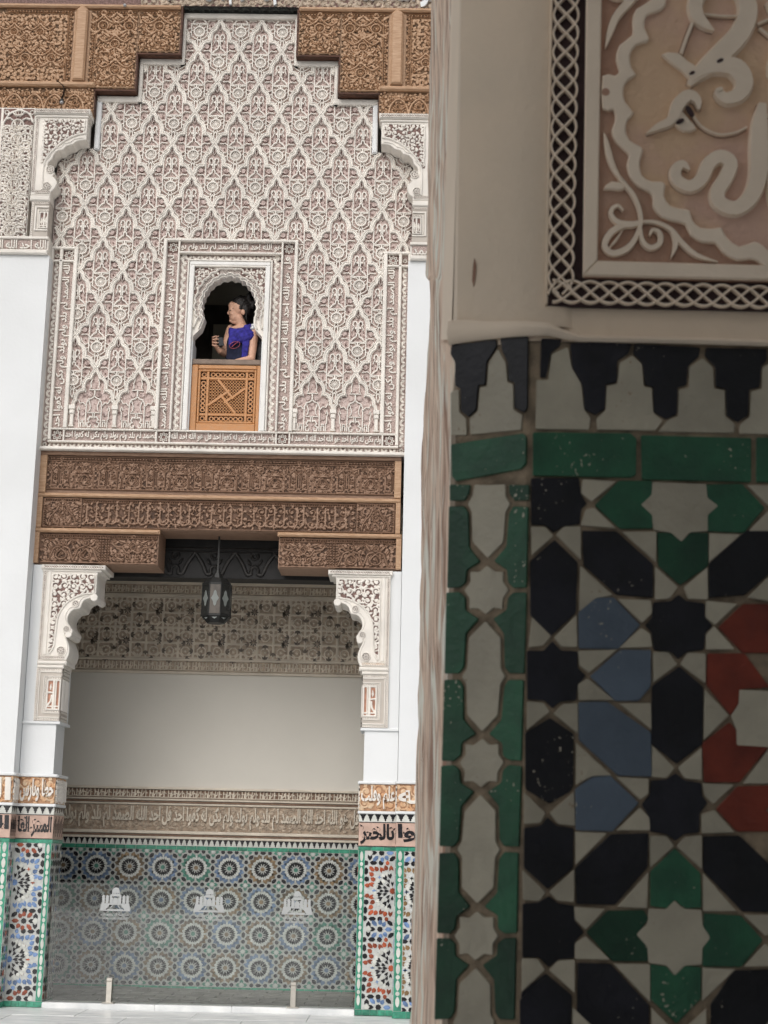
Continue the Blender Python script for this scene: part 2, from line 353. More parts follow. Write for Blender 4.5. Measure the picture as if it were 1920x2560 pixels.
# ------------------------------------------------------------------ large structure
F0, F1, F2, FB, BW = 14.5, 14.70, 14.70, 14.72, 16.7
def slab(name, x0, x1, y0, y1, z0, z1, m, parent=None, **k):
    mb = MB(lambda a, b, d: (a, b, d)); mb.box(x0, x1, y0, y1, z0, z1, m); return mb.build(name, parent, **k)
slab('courtyard_floor', -9, 12, 1.0, 14.9, -.3, -.012, marble, kind='structure')
slab('gallery_floor', -9, 12, -8, .99, -.3, 0, marble, kind='structure')
slab('niche_floor', -3.2, 3.2, 14.9, BW, -.3, .015, marble, kind='structure')
slab('niche_ceiling', -3.2, 3.2, 15.13, BW, 4.46, 4.7, cream_old, kind='structure')
# our own side of the courtyard: unseen covered gallery, gaps sized to light pillar
slab('gallery_wall', .4, 8, -2.0, -1.7, 0, 5.2, white, kind='structure')
slab('gallery_ceiling', .4, 8, -2.0, 1.24, 5.9, 6.2, shade_white, kind='structure')
slab('gallery_upper_wall', .4, 8, 1.24, 1.46, 5.4, 6.2, white, kind='structure')
slab('light_block_wall', .1, .4, -2.0, -.55, 0, 6.2, white, kind='structure')  # unseen wall added to cut the light on the near pillar
# room behind the little window
rm = MB(lambda a, b, d: (a, b, d))
dim = mat('dim room plaster', (.74, .71, .60), .9, .1, 2); dim2 = mat('dark door wood', (.14, .12, .10), .7, .2, 6)
slab('room_floor', -1.7, 1.7, 14.97, 17.2, 4.75, 4.95, dim, kind='structure')
slab('room_ceiling', -1.7, 1.7, 14.97, 17.2, 7.5, 7.7, dim, kind='structure')
dim = mat('dim room plaster', (.62, .58, .47), .9, .1, 2); dim2 = mat('dark door wood', (.10, .085, .07), .7, .2, 6)
slab('room_wall', -1.7, 1.7, 16.1, 16.3, 4.75, 7.7, dim, kind='structure')
slab('room_side_wall', -1.75, -1.65, 14.97, 17.2, 4.75, 7.7, dim, kind='structure')
slab('room_side_wall', 1.65, 1.75, 14.97, 17.2, 4.75, 7.7, dim2, kind='structure')
# a dark doorway and a tall cupboard in that room, half seen behind the visitor
dr = thing('room_door', 'dark panelled door at the back of the dim room behind the visitor', 'door', (-.45, 16.05, 4.95))
mb = MB(front(16.08)); mb.box(-.75, -.12, 4.95, 7.02, 0, .05, dim2, .01); mb.build('door_leaf', dr)
mb = MB(front(16.03)); mb.box(-.7, -.36, 6.05, 6.8, .002, .02, dim2, .006); mb.build('door_panel', dr)
mb = MB(front(16.03)); mb.box(-.32, -.16, 6.05, 6.8, .002, .02, dim, .006); mb.build('door_panel', dr)
mb = MB(front(16.03)); mb.box(-.7, -.16, 5.72, 6.0, .002, .02, dim, .006); mb.build('door_panel', dr)
cb = MB(front(15.95)); cb.box(.05, 1.3, 4.95, 7.3, -.12, .05, dim2, .01)
tag(cb.build('tall_cupboard'), 'tall blackish cupboard against the room wall behind the visitor\'s hair', 'cupboard')

def ashlar(name, label, sx, cat='wall'):
    t = thing(name, label, cat, (sx*1.9, 14.8, 0)); return t
SIDE = {-1: 'left', 1: 'right'}
SEEN = {-1: 'broad white limewashed wall at the left edge of the photo', 1: 'strip of white limewashed wall squeezed between the niche and the weathered timber'}
for sx in (-1, 1):
    t = thing('plaster_wall', SEEN[sx], 'wall', (sx*2.4, 14.8, 2.04), 'white walls beside the niche')
    mb = MB(front(0, sx)); mb.box(1.727, 4.4, 2.035, 6.955, -15.2, -F0, white); mb.build('wall_face', t)
    mb = MB(front(0, sx)); mb.box(1.40, 1.722, 2.515, 3.97, -15.13, -F1, white); mb.build('pilaster_shaft', t)
    mb = MB(front(0, sx)); mb.box(1.413, 1.722, 2.035, 2.49, -15.06, -F1+.004, white); mb.build('pilaster_shaft', t)
    mb = MB(front(0, sx)); mb.box(1.375, 1.724, 2.49, 2.515, -15.12, -F1+.025, white, .004); mb.build('ledge', t)
    mb = MB(front(0, sx)); mb.box(1.745, 4.4, 3.97, 5.07, -14.9, -F0-.01, white); mb.build('wall_core', t)
    mb = MB(front(0, sx)); mb.box(1.77, 4.4, 6.96, 9.9, -15.2, -F0-.30, shade_white); mb.build('wall_core', t)
# masonry behind the panel and the niche sides
slab('wall_core', -1.76, 1.76, 14.97, 15.15, 7.75, 10.4, shade_white, kind='structure')
slab('niche_end_wall', -3.3, -3.2, 14.9, BW, 0, 4.7, shade_white, kind='structure')
slab('niche_end_wall', 3.2, 3.3, 14.9, BW, 0, 4.7, shade_white, kind='structure')

# ------------------------------------------------------------------ lozenge-arched stucco panel above
SP = thing('stucco_wall', 'big stepped wall of carved stucco with interlaced pointed arches around the little window', 'stucco wall', (0, F2, 5.07))
fr = front(F2)
WX, WZ0, WZ1 = .345, 5.285, 6.93       # hole for the window
for k, (a0, a1, b0, b1) in enumerate([(-1.76, -WX, 5.07, 8.15), (WX, 1.76, 5.07, 8.15), (-WX, WX, 5.07, WZ0), (-WX, WX, WZ1, 8.15), (-1.40, 1.40, 8.15, 8.72), (-1.0, 1.0, 8.72, 9.13), (-.585, .585, 9.13, 9.66)]):
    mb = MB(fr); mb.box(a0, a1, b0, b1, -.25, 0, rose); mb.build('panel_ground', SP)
# raised net of arches: one arch modelled, then copied
Wc, RP, ZB = .418, .3325, 5.885
def U(pts): return [(x*Wc, -y*Wc*.333/.305*.999 if False else -y*RP/.73) for x, y in pts]
half = [(0, 0), (.035, .045), (.08, .105), (.1, .195), (.17, .235), (.225, .32), (.245, .41), (.243, .49), (.31, .485), (.38, .53), (.425, .60), (.43, .65), (.465, .69), (.5, .73)]
arch = smooth([(-x, y) for x, y in half[::-1]][:-1]+half, 2)
def sebka_mesh():
    mb = MB(fr); H = .036
    mb.ribbon(U(arch), .0385, 0, H, cream, 'sebka', cap=False)
    th = .0115; h1 = .022
    def R(p, w=th, h=h1, sm_=0):
        p = U(p); p = smooth(p, sm_) if sm_ else p; mb.ribbon(p, w, 0, h, cream, 'flat')
    for s in (-1, 1):
        R([(s*.12, .24), (s*.165, .30), (s*.19, .40), (s*.19, .78), (s*.19, 1.08)])
        R([(s*.018, .56), (s*.018, .37), (s*.05, .325), (s*.095, .335), (s*.115, .40), (s*.085, .43)], .0135, .024)
        R([(s*.085, .43), (s*.105, .46), (s*.13, .53)], .008)
        mb.disc(s*.052*Wc, -.47*RP/.73, .011, 0, .02, cream, 6)
        R([(0, .57), (s*.032, .615), (s*.035, .66), (s*.10, .70), (s*.165, .775)], .0135, .024)
        R([(s*.03, .865), (s*.05, .815), (s*.17, .805)], .009)
        R([(s*.03, 1.11), (s*.045, 1.16), (s*.035, 1.2)], .010)
        R([(s*.05, 1.17), (s*.12, 1.13), (s*.19, 1.08)], .008)
        R([(s*.0, 1.16), (s*.035, 1.22), (s*.035, 1.29), (0, 1.38)], .011)
        R([(s*.07, 1.2), (s*.12, 1.22), (s*.17, 1.28)], .014); R([(s*.03, 1.30), (s*.09, 1.31), (s*.14, 1.36)], .010); R([(s*.21, .50), (s*.25, .50), (s*.27, .53)], .009); R([(s*.20, 1.0), (s*.26, 1.02), (s*.30, .97), (s*.27, .93)], .009)
        R([(s*.06, .90), (s*.12, .90), (s*.15, .86)], .008); R([(s*.15, .97), (s*.185, .93)], .008)
        mb.disc(s*.305*Wc, -.60*RP/.73, .030, 0, .010, rose_dark, 10); mb.disc(s*.305*Wc, -.60*RP/.73, .025, .004, .015, rose, 10)
        R([(s*.20, .74), (s*.25, .70), (s*.38, .715)], .009); R([(s*.2, .9), (s*.27, .93), (s*.35, .86), (s*.37, .78)], .008)
        mb.disc(s*.275*Wc, -.83*RP/.73, .008, 0, .014, rose_dark, 6)
        mb.ribbon(U([(s*.015, .12), (s*.028, .18), (0, .24)]), .007, 0, .02, rose_dark, 'flat')
        for q in range(4): mb.disc(s*(.06+.08*(q % 2))*Wc, -(.52+.045*q)*RP/.73, .0075, 0, .006, rose_dark, 6)
    R([(-.175, .785), (.175, .785)], .011, .02); R([(0, .785), (0, .86)], .016)
    mb.ribbon(U([(0, .06), (.028, .13), (.03, .19), (0, .245), (-.03, .19), (-.028, .13)]), .004, 0, .024, cream, 'flat', closed=True)
    cz = -.985*RP/.73
    mb.ribbon(ngon(0, cz, .0515, 18), .0145, 0, .028, cream, 'flat', closed=True)
    mb.disc(0, cz, .047, 0, .006, rose, 18)
    for k in range(14):
        t = 2*pi*k/14; mb.ribbon([(.012*cos(t), cz+.012*sin(t)), (.043*cos(t), cz+.043*sin(t))], [.004, .0105], .004, .016, cream, 'flat')
    mb.disc(0, cz, .012, .004, .018, cream, 8)
    return mb
def in_panel(x, z):
    hw = 1.74 if z < 8.15 else 1.37 if z < 8.66 else .955 if z < 9.07 else .545
    if z > 9.59 or abs(x) > hw: return False
    if abs(x) < .655 and 5.1 < z < 7.215: return False
    if abs(x) > 1.485 and z < 7.1: return False
    return True
sm0 = sebka_mesh(); proto = None
sv = np.array(sm0.v); base = sv-np.array([0, F2, 0])
for k in range(1, 13):
    zc = ZB+RP*k; off = 0 if k % 2 == 0 else .5
    for i in range(-5, 6):
        xc = (i+off)*Wc
        if abs(xc) > 2.0: continue
        smp = [in_panel(xc+x*Wc, zc-y*RP/.73) for x, y in half+[(-x, y) for x, y in half]+[(0, .98), (0, 1.3), (.19, 1.0), (-.19, 1.0), (.19, .5), (-.19, .5)]]
        if not any(smp): continue
        at = np.array([xc, F2, zc])
        if all(smp):
            if proto is None: proto = sm0.build('sebka_arch', SP, at=np.array([0, F2, 0.])); proto.location = at-WP[SP.name]; WP[proto.name] = at
            else: copy_at(proto, SP, at)
        else:                                  # arch cut by the frame beside it
            w = base+at; cut = MB(fr); mp_ = {}
            for f, m in zip(sm0.f, sm0.m):
                c = w[f].mean(0)
                if in_panel(c[0], c[2]):
                    g = []
                    for q in f:
                        if q not in mp_: mp_[q] = len(cut.v); cut.v.append(tuple(w[q]))
                        g.append(mp_[q])
                    cut.f.append(g); cut.m.append(m)
            if len(cut.f) > 30: cut.build('sebka_arch', SP, at=at)
# bottom row: arches standing on small columns
def foot_arch(xc):
    mb = MB(fr); at = np.array([xc, F2, ZB])
    def T(p): return [(xc+x*Wc, ZB-y*RP/.73) for x, y in p]
    hb = [(0, 0), (.035, .06), (.09, .14), (.11, .2), (.19, .23), (.25, .32), (.26, .42), (.25, .47), (.34, .49), (.41, .57), (.43, .66), (.42, .70), (.455, .72), (.475, .8), (.455, .85)]
    mb.ribbon(smooth(T([(-x, y) for x, y in hb[::-1]][:-1]+hb), 2), .036, 0, .04, cream, 'sebka', cap=False)
    def R(p, w=.010, h=.02): mb.ribbon(T(p), w, 0, h, cream, 'flat')
    for s in (-1, 1):
        R([(s*.07, .22), (s*.10, .32), (s*.085, .4), (s*.13, .46), (0, .46)]); R([(s*.21, .52), (s*.21, .46)])
        R([(0, .60), (s*.05, .64), (s*.13, .67), (s*.17, .75), (s*.175, .9), (s*.175, 1.27)], .012)
        R([(s*.12, .7), (s*.08, .82), (s*.09, .9), (s*.14, .96), (0, .96)]); R([(s*.175, .82), (s*.25, .74), (s*.32, .76), (s*.36, .68)])
        R([(s*.32, .9), (s*.345, .82), (s*.37, .9), (s*.345, .95), (s*.345, 1.1), (s*.32, 1.12), (s*.32, 1.28)], .011)
        R([(s*.02, .96), (s*.02, 1.08)]); R([(s*.02, 1.06), (s*.08, 1.05), (s*.12, 1.12), (s*.08, 1.16), (s*.14, 1.19), (s*.12, 1.27), (s*.06, 1.27), (s*.05, 1.22)], .015, .022)
        R([(s*.22, 1.27), (s*.22, 1.18), (s*.28, 1.12)], .013); R([(s*.28, 1.27), (s*.28, 1.18), (s*.22, 1.12)], .013)
        mb.disc(xc+s*.10*Wc, ZB-.56*RP/.73, .024, 0, .014, rose, 10); mb.disc(xc+s*.26*Wc, ZB-.98*RP/.73, .022, 0, .012, rose, 8)
    R([(0, .46), (0, .60)], .014)
    mb.build('sebka_foot_arch', SP, at=at)
for xc in (-1.247, -.836, .836, 1.247): foot_arch(xc)
def column(x):
    mb = MB(fr); z0 = 5.305
    mb.box(x-.030, x+.030, 5.475, 5.515, .002, .05, cream, .004); mb.box(x-.024, x+.024, 5.43, 5.473, .002, .044, cream, .008)
    mb.box(x-.017, x+.017, z0+.012, 5.428, .002, .034, cream, .006); mb.box(x-.024, x+.024, z0, z0+.012, .002, .04, cream, .002)
    mb.build('little_column', SP)
for x in (-1.452, -1.041, -.67, .67, 1.041, 1.452): column(x)

def fillet(a0, a1, b0, b1, h=.045, parent=SP, name='plaster_fillet', f=None, m=None):
    mb = MB(f or fr); mb.box(a0, a1, b0, b1, -.01, h, m or cream, min(.006, (a1-a0)/4, (b1-b0)/4)); return mb.build(name, parent)
def scales(tw):
    def fn(A, B): return sd_strokes(A, B, scales.st)
    return fn
def scale_band(a0, a1, b0, b1, vertical, d0=.004, parent=SP, f=None):
    w = (a1-a0) if vertical else (b1-b0); L = (b1-b0) if vertical else (a1-a0); p = .078; st = []
    c0 = (a0 if vertical else b0)
    for i in range(int(L/p)+2):
        for r_, q in ((.40, .010), (.30, .005), (.20, .006)):
            u = (b0 if vertical else a0)+i*p
            pts = [(u+w*1.02*r_*1.25*cos(t), w*(.62 if i % 1 == 0 else .4)+w*r_*sin(t)*1.1) for t in [radians(-200+20*k) for k in range(12)]]
            st.append(([((c0+y, x) if vertical else (x, c0+y)) for x, y in pts], q))
    return relief('scale_band', f or fr, a0, a1, b0, b1, .006, lambda A, B: sd_strokes(A, B, st), .010, cream, rose, parent, d0, .0035)
def star_square(a0, b0, s, parent=SP, f=None, m=None):
    mb = MB(f or fr); c = (a0+s/2, b0+s/2); r = s*.46; m = m or cream
    mb.box(a0, a0+s, b0, b0+s, 0, .006, rose_dark)
    for k in range(4):
        t = pi/8+pi*k/4
        for q in (-.42, .42):
            d = (cos(t), sin(t)); n_ = (-d[1], d[0]); l = r*sqrt(1-q*q)
            mb.ribbon([(c[0]+n_[0]*q*r-d[0]*l, c[1]+n_[1]*q*r-d[1]*l), (c[0]+n_[0]*q*r+d[0]*l, c[1]+n_[1]*q*r+d[1]*l)], s*.065, .005, .018, m, 'flat')
    mb.build('star_square', parent)
rose_light = mat('pale rose plaster ground', (.52, .415, .38), .9, .12, 70, .4, 120)
def inscription(s, a0, a1, b0, b1, parent=SP, f=None, vertical=False, ground=None, ink=None, h=.020, bold=.022, seed=3, curls=True, pad=.03, name='inscription', d0=.004):
    f = f or fr; w = (a1-a0) if vertical else (b1-b0); ink = ink or cream; ground = ground or rose_light
    if curls:
        st = arabesque(a0, a1, b0, b1, w*.42, w*.075, seed, True)
        g = relief(name+'_ground', f, a0, a1, b0, b1, max(.005, w/20), lambda A, B: sd_strokes(A, B, st), .006, ground, ground, parent, d0, .004)
    mb = MB(f); e = w*pad
    if vertical: add_text(mb, s, a0+e, a1-e, b0+e, b1-e, .006, d0+h, ink, True, bold, True)
    else: add_text(mb, s, a0+e, a1-e, b0+e, b1-e, .006, d0+h, ink, True, bold)
    return mb.build(name, parent)
SURA = 'قل هو الله احد الله الصمد لم يلد ولم يولد ولم يكن له كفوا احد'
# side borders of the panel
for sx in (-1, 1):
    f = front(F2, sx) if False else fr
    o = lambda a, b: (min(sx*a, sx*b), max(sx*a, sx*b))
    fillet(*o(1.725, 1.755), 5.10, 7.085, .05); scale_band(*o(1.665, 1.725), 5.165, 6.955, True)
    fillet(*o(1.635, 1.665), 5.17, 7.085, .05); inscription('الله الصمد لم يلد ولم يولد ولم يكن له كفوا احد', *o(1.525, 1.635), 5.30, 6.955, vertical=True, seed=5+sx)
    fillet(*o(1.487, 1.525), 5.288, 7.085, .055)
    fillet(*o(1.487, 1.755), 7.085, 7.11, .052); fillet(*o(1.525, 1.725), 6.955, 6.975, .05)
    a, b = o(1.528, 1.632); star_square(a, 6.977, b-a); star_square(a, 5.168, b-a)
    a, b = o(1.67, 1.72); star_square(a, 7.0, b-a); star_square(a, 5.105, b-a)
    a, b = o(.513, .617); star_square(a, 5.168, b-a); star_square(a, 7.078, b-a)
# bottom bands
fillet(-1.665, -.665, 5.272, 5.288); fillet(.665, 1.665, 5.272, 5.288); fillet(-.665, .665, 5.272, 5.286)
fillet(-1.665, 1.665, 5.148, 5.166); fillet(-1.76, 1.76, 5.07, 5.100, .07)
scale_band(-1.665, 1.665, 5.100, 5.148, False)
for a, s_ in ((-1.065, 'الصمد لم يلد ولم يولد ولم يكن له كفوا احد'), (0, 'ولم يولد ولم يكن له كفوا احد قل هو الله احد الله'), (1.065, 'ولم يكن له كفوا احد هو الله احد الله الصمد لم')):
    w = .44 if a else .50
    inscription(s_, a-w, a+w, 5.168, 5.270, seed=int(9+a*3))
for x in (-1.515, -.633, -.5065, .5065, .633, 1.515): fillet(x-.008, x+.008, 5.166, 5.272, .04)
# stepped white moulding
for sx in (-1, 1):
    for (a0, a1, b0, b1) in [(.545, .585, 9.05, 9.60), (.545, .995, 9.05, 9.115), (.955, .995, 8.64, 9.05), (.955, 1.40, 8.64, 8.705), (1.345, 1.40, 8.13, 8.64)]:
        a, b = min(sx*a0, sx*a1), max(sx*a0, sx*a1)
        mb = MB(fr); mb.box(a+.001, b-.001, b0+.001, b1-.001, -.01, .052+.004*(b1-b0 > .1), white if a0 > 1.3 else cream, .01); mb.build('stepped_moulding', SP)
mb = MB(fr); mb.box(-.585, .585, 9.56, 9.615, -.01, .058, cream, .01); mb.build('stepped_moulding', SP)

# ------------------------------------------------------------------ the little window
WI = thing('arched_window', 'small scalloped arch window framed by inscriptions in the middle of the stucco', 'window', (0, F2, 5.288))
fillet(-.655, -.622, 5.288, 7.20, .062, WI); fillet(.622, .655, 5.288, 7.20, .062, WI); fillet(-.655, .655, 7.185, 7.21, .060, WI)
for sx in (-1, 1):
    o = lambda a, b: (min(sx*a, sx*b), max(sx*a, sx*b))
    fillet(*o(.494, .512), 5.288, 7.183, .058, WI); inscription('لم يلد ولم يولد ولم يكن له كفوا احد الله الصمد' if sx < 0 else 'قل هو الله احد الله الصمد لم يلد ولم يولد', *o(.515, .619), 5.30, 7.05, WI, vertical=True, seed=20+sx)
    scale_band(*o(.412, .492), 5.288, 7.06, True, parent=WI); fillet(*o(.397, .412), 5.288, 6.995, .052, WI)
    fillet(*o(.345, .392), 5.288, 6.943, .05, WI, m=cream_pale)
inscription('هو الله احد الله الصمد لم يلد ولم يو', -.494, .494, 7.08, 7.182, WI, seed=31); fillet(-.494, .494, 7.06, 7.078, .058, WI)
scale_band(-.494, .494, 7.0, 7.058, False, parent=WI); fillet(-.412, .412, 6.985, 7.0, .052, WI); fillet(-.392, .392, 6.945, 6.982, .047, WI, m=cream_pale)
fillet(-.37, .37, 6.93, 6.943, .045, WI)
# scalloped opening: spring line, lobes, pointed crown
cz_, ro = 6.535, .272
lobes = []
NL = 15
for k in range(NL):
    t0 = 205-230*k/NL; t1 = 205-230*(k+1)/NL; tm = (t0+t1)/2; rr = ro*(1.0+.10*max(0, sin(radians(tm)))**3)
    for j in range(4):
        t = t0+(t1-t0)*j/4; q = rr*(1-.0+.055*sin(pi*j/4)); lobes.append((q*.93*cos(radians(t)), cz_+q*sin(radians(t))))
lobes = [(-.332, 6.19), (-.332, 6.235), (-.30, 6.27), (-.262, 6.31), (-.246, 6.36)]+[p for p in lobes if p[1] > 6.40]+[(.246, 6.36), (.262, 6.31), (.30, 6.27), (.332, 6.235), (.332, 6.19)]
outer = [(-.345, 6.19), (-.345, 6.93), (.345, 6.93), (.345, 6.19)]
poly = outer[:2]+outer[2:]+lobes[::-1]
mb = MB(fr); mb.plate(poly, -.14, .006, cream, 0); mb.build('arch_screen', WI)
arc_in = [p for p in lobes if p[1] > 6.30]
for nm, ex, w, h in (('arch_rib', 1.075, .018, .030), ('arch_rib', 1.30, .022, .034)):
    pts = [((x)*ex if ex < 1.2 else x*1.27, cz_+(z-cz_)*(ex if z > cz_ else 1.0)*(1.0 if ex < 1.2 else .985)) for x, z in arc_in]
    pts = [(max(-.338, min(.338, x)), min(z, 6.918)) for x, z in pts]
    mb = MB(fr); mb.ribbon(pts, w, .004, h, cream, 'round'); mb.build(nm, WI)
mb = MB(fr)                                   # little chevron leaves between the two ribs
for i in range(2, len(arc_in)-2, 1):
    x, z = arc_in[i]; t = atan2(z-cz_, x)
    for e in (1.13, 1.17, 1.21):
        q = 1 if i % 2 else -1; mb.ribbon([(x*e-.012*sin(t)*q, cz_+(z-cz_)*e+.012*cos(t)*q), (x*e+.012*sin(t)*q+.006*cos(t), cz_+(z-cz_)*e-.012*cos(t)*q+.006*sin(t))], .004, .004, .010, rose_dark, 'flat')
mb.build('arch_leaf_carving', WI, kind='stuff')
for sx in (-1, 1):
    st = arabesque(.12, .34, 6.60, 6.925, .075, .011, 40+sx)
    R2 = [(abs(x)*1.33, cz_+(z-cz_)*1.22) for x, z in arc_in]
    def msk(a, b): return ((a/(.272*1.28))**2+((b-cz_)/(.272*1.24))**2 > 1.0) & (b > 6.6)
    relief('spandrel', front(F2, sx), .10, .343, 6.60, 6.928, .005, lambda A, B: sd_strokes(A, B, st), .012, cream, rose_dark, WI, .007, .003, msk)
    mb = MB(fr); a0, a1 = (.332, .345) if sx > 0 else (-.345, -.332); mb.box(a0, a1, 5.29, 6.19, -.25, .004, white); mb.build('window_jamb', WI)

# wooden screen that closes the lower half of the window
BA = thing('wooden_balustrade', 'carved orange wood lattice screen closing the lower part of the window', 'balustrade', (0.01, F2+.03, 5.29))
fw = front(F2+.03)
def wbar(name, a0, a1, b0, b1, d0, d1, m=wood_new, bev=.006):
    mb = MB(fw); mb.box(a0, a1, b0, b1, d0, d1, m, bev); return mb.build(name, BA)
wbar('stile', -.331, -.272, 5.29, 5.955, -.05, .012); wbar('stile', .295, .331, 5.29, 5.955, -.05, .012)
wbar('rail', -.270, .293, 5.29, 5.375, -.05, .010); wbar('rail', -.270, .293, 5.915, 5.955, -.05, .010)
wbar('top_rail', -.331, .331, 5.957, 6.01, -.14, .02, wood_grey, .008)
ba0, ba1, bb0, bb1 = -.268, .291, 5.377, 5.913
wbar('inner_frame', ba0, ba0+.022, bb0, bb1, -.04, .002); wbar('inner_frame', ba1-.022, ba1, bb0, bb1, -.04, .002)
wbar('inner_frame', ba0+.023, ba1-.023, bb0, bb0+.022, -.04, .002); wbar('inner_frame', ba0+.023, ba1-.023, bb1-.022, bb1, -.04, .002)
mb = MB(fw); mb.box(ba0, ba1, bb0, bb1, -.06, -.05, dim2); mb.build('dark_backing', BA)
ia0, ia1, ib0, ib1 = ba0+.023, ba1-.023, bb0+.023, bb1-.023
ca0, ca1, cb0, cb1 = ia0+.082, ia1-.082, ib0+.078, ib1-.078
for n_, q in (('muntin', (ca0-.025, ca0, ib0, ib1)), ('muntin', (ca1, ca1+.025, ib0, ib1)), ('muntin', (ia0, ia1, cb0-.025, cb0)), ('muntin', (ia0, ia1, cb1, cb1+.025))):
    mb = MB(fw); e = .004 if q[1]-q[0] > .1 else 0; mb.box(*q, -.03, -.004-e, wood_new, .004); mb.build(n_, BA)
def lattice(name, a0, a1, b0, b1, p, r, parent, fn_keep=None, off=0):
    """pierced board: bars around round holes"""
    na, nb = max(1, round((a1-a0)/p)), max(1, round((b1-b0)/p)); pa, pb = (a1-a0)/na, (b1-b0)/nb; mb = MB(fw)
    for i in range(na):
        for j in range(nb):
            x, y = a0+(i+.5)*pa, b0+(j+.5)*pb
            if fn_keep and not fn_keep(x, y): continue
            H_ = ngon(x, y, r, 8, pi/8); sq = [(x+pa/2*s, y+pb/2*t) for s, t in ((1, .42), (.42, 1), (-.42, 1), (-1, .42), (-1, -.42), (-.42, -1), (.42, -1), (1, -.42))]
            V = [(q[0], q[1], -.02) for q in sq]+[(q[0], q[1], -.018) for q in H_]+[(q[0], q[1], -.045) for q in H_]
            F = [(k, (k+1) % 8, 8+(k+1) % 8, 8+k) for k in range(8)]+[(8+k, 8+(k+1) % 8, 16+(k+1) % 8, 16+k) for k in range(8)]
            mb.quads(V, F, wood_new)
    return mb.build(name, parent)
for q in ((ca0+.012, ca1-.012, ib0+.004, cb0-.03), (ca0+.012, ca1-.012, cb1+.03, ib1-.004), (ia0+.004, ca0-.03, cb0+.012, cb1-.012), (ca1+.03, ia1-.004, cb0+.012, cb1-.012)):
    lattice('pierced_strip', *q, .046, .013, BA)
for q in ((ia0+.006, ca0-.028, ib0+.004, cb0-.028), (ca1+.028, ia1-.006, ib0+.004, cb0-.028), (ia0+.006, ca0-.028, cb1+.028, ib1-.004), (ca1+.028, ia1-.006, cb1+.028, ib1-.004)):
    lattice('pierced_strip', *q, .06, .014, BA)
lattice('pierced_panel', ca0+.002, ca1-.002, cb0+.002, cb1-.002, .0295, .0105, BA)
cx_, cy_ = (ca0+ca1)/2, (cb0+cb1)/2; hw_, hh_ = (ca1-ca0)/2, (cb1-cb0)/2
for k in range(4):                             # pinwheel of four slanting bars
    t = pi/2*k; c, s_ = cos(t), sin(t)
    def Q(x, y): return (cx_+(x*c-y*s_)*hw_, cy_+(x*s_+y*c)*hh_)
    mb = MB(fw); mb.ribbon([Q(-.52, 1.0), Q(.36, -.12)], .026, -.03, -.006-.001*k, wood_new, 'flat'); mb.build('slanting_bar', BA)

# ------------------------------------------------------------------ three carved cedar lintels
LI = thing('carved_lintel', 'stack of three carved brown cedar beams bridging the niche opening', 'lintel', (0, FB, 3.98))
fb = front(FB)
def lbox(name, a0, a1, b0, b1, d0, d1, m, bev=.004, parent=LI, f=None):
    mb = MB(f or fb); mb.box(a0, a1, b0, b1, d0, d1, m, bev); return mb.build(name, parent)
def circ(x, y, r, w, n=16): return (ngon(x, y, r, n)+[(x+r, y)], w)
def beads(y, w, n, r): return [([(w*(i+.5)/n-r*.8, y), (w*(i+.5)/n+r*.8, y)], r*1.5) for i in range(n)]
def beam1(T=.452, z0=4.70, z1=5.03):
    st = [([(0, z1-.008), (T, z1-.008)], .006), ([(0, z1-.048), (T, z1-.048)], .007), ([(0, z0+.006), (T, z0+.006)], .012)]+beads(z1-.028, T, 16, .007)
    for k, c in enumerate((T*.25, T*.75)):
        if k == 0:
            st += [circ(c, z0+.225, .036, .010), circ(c, z1-.03, .014, .008), ([(c, z0+.19), (c, z0+.06)], .008), ([(c-.02, z0+.18), (c-.02, z0+.05)], .008), ([(c+.02, z0+.18), (c+.02, z0+.05)], .008)]
            st += [leaf(c, z0+.222, 90+60*q, .03, .014) for q in range(-1, 2)]
            for s in (-1, 1):
                st += [(smooth([(c, z1-.06), (c+s*.03, z1-.085), (c+s*.075, z1-.13), (c+s*.11, z1-.135), (c+s*T*.25, z1-.085)], 3), .012), scroll(c+s*.055, z0+.12, .024, 90, 1.2, .009, s), ([(c+s*.035, z0+.04), (c+s*.085, z0+.04), (c+s*.085, z0+.17)], .010), leaf(c+s*.07, z0+.205, 90-s*50, .05, .018), scroll(c+s*.085, z0+.265, .014, 0, 1, .007, s)]
        else:
            st += [(smooth([(c-.045, z0+.055), (c-.055, z0+.09), (c, z0+.15), (c+.055, z0+.09), (c+.045, z0+.055), (c-.045, z0+.055)], 3), .011)]
            st += [leaf(c, z0+.055, 90+38*q, .065, .017) for q in range(-1, 2)]
            st += [leaf(c, z0+.165, 90+40*q, .06, .016) for q in range(-2, 3)]
            for s in (-1, 1): st += [scroll(c+s*.05, z0+.18, .026, 90, 1.3, .010, -s), leaf(c+s*.03, z0+.235, 90-s*40, .045, .016), ([(c+s*.09, z0+.03), (c+s*.09, z0+.12), (c+s*.075, z0+.15)], .009), circ(c+s*.075, z0+.245, .012, .007, 8)]
    return st
B1 = beam1(); B1 = B1+[([(x-.452, y) for x, y in s[0]], s[1]) for s in B1]+[([(x+.452, y) for x, y in s[0]], s[1]) for s in B1]
FB1 = arabesque(.005, .447, 4.71, 4.975, .056, .0125, 211)
lbox('beam', -1.73, 1.70, 4.665, 5.068, -.42, -.012, wood_lo)
relief('carved_face', fb, -1.66, 1.635, 4.70, 5.03, .0062, lambda A, B: sd_strokes(A, B, B1), .021, wood_lo, wood_rec_lo, LI, -.011, .0035, tile=(.452, -1.66+.02), fill=lambda A, B: sd_strokes(A, B, FB1))
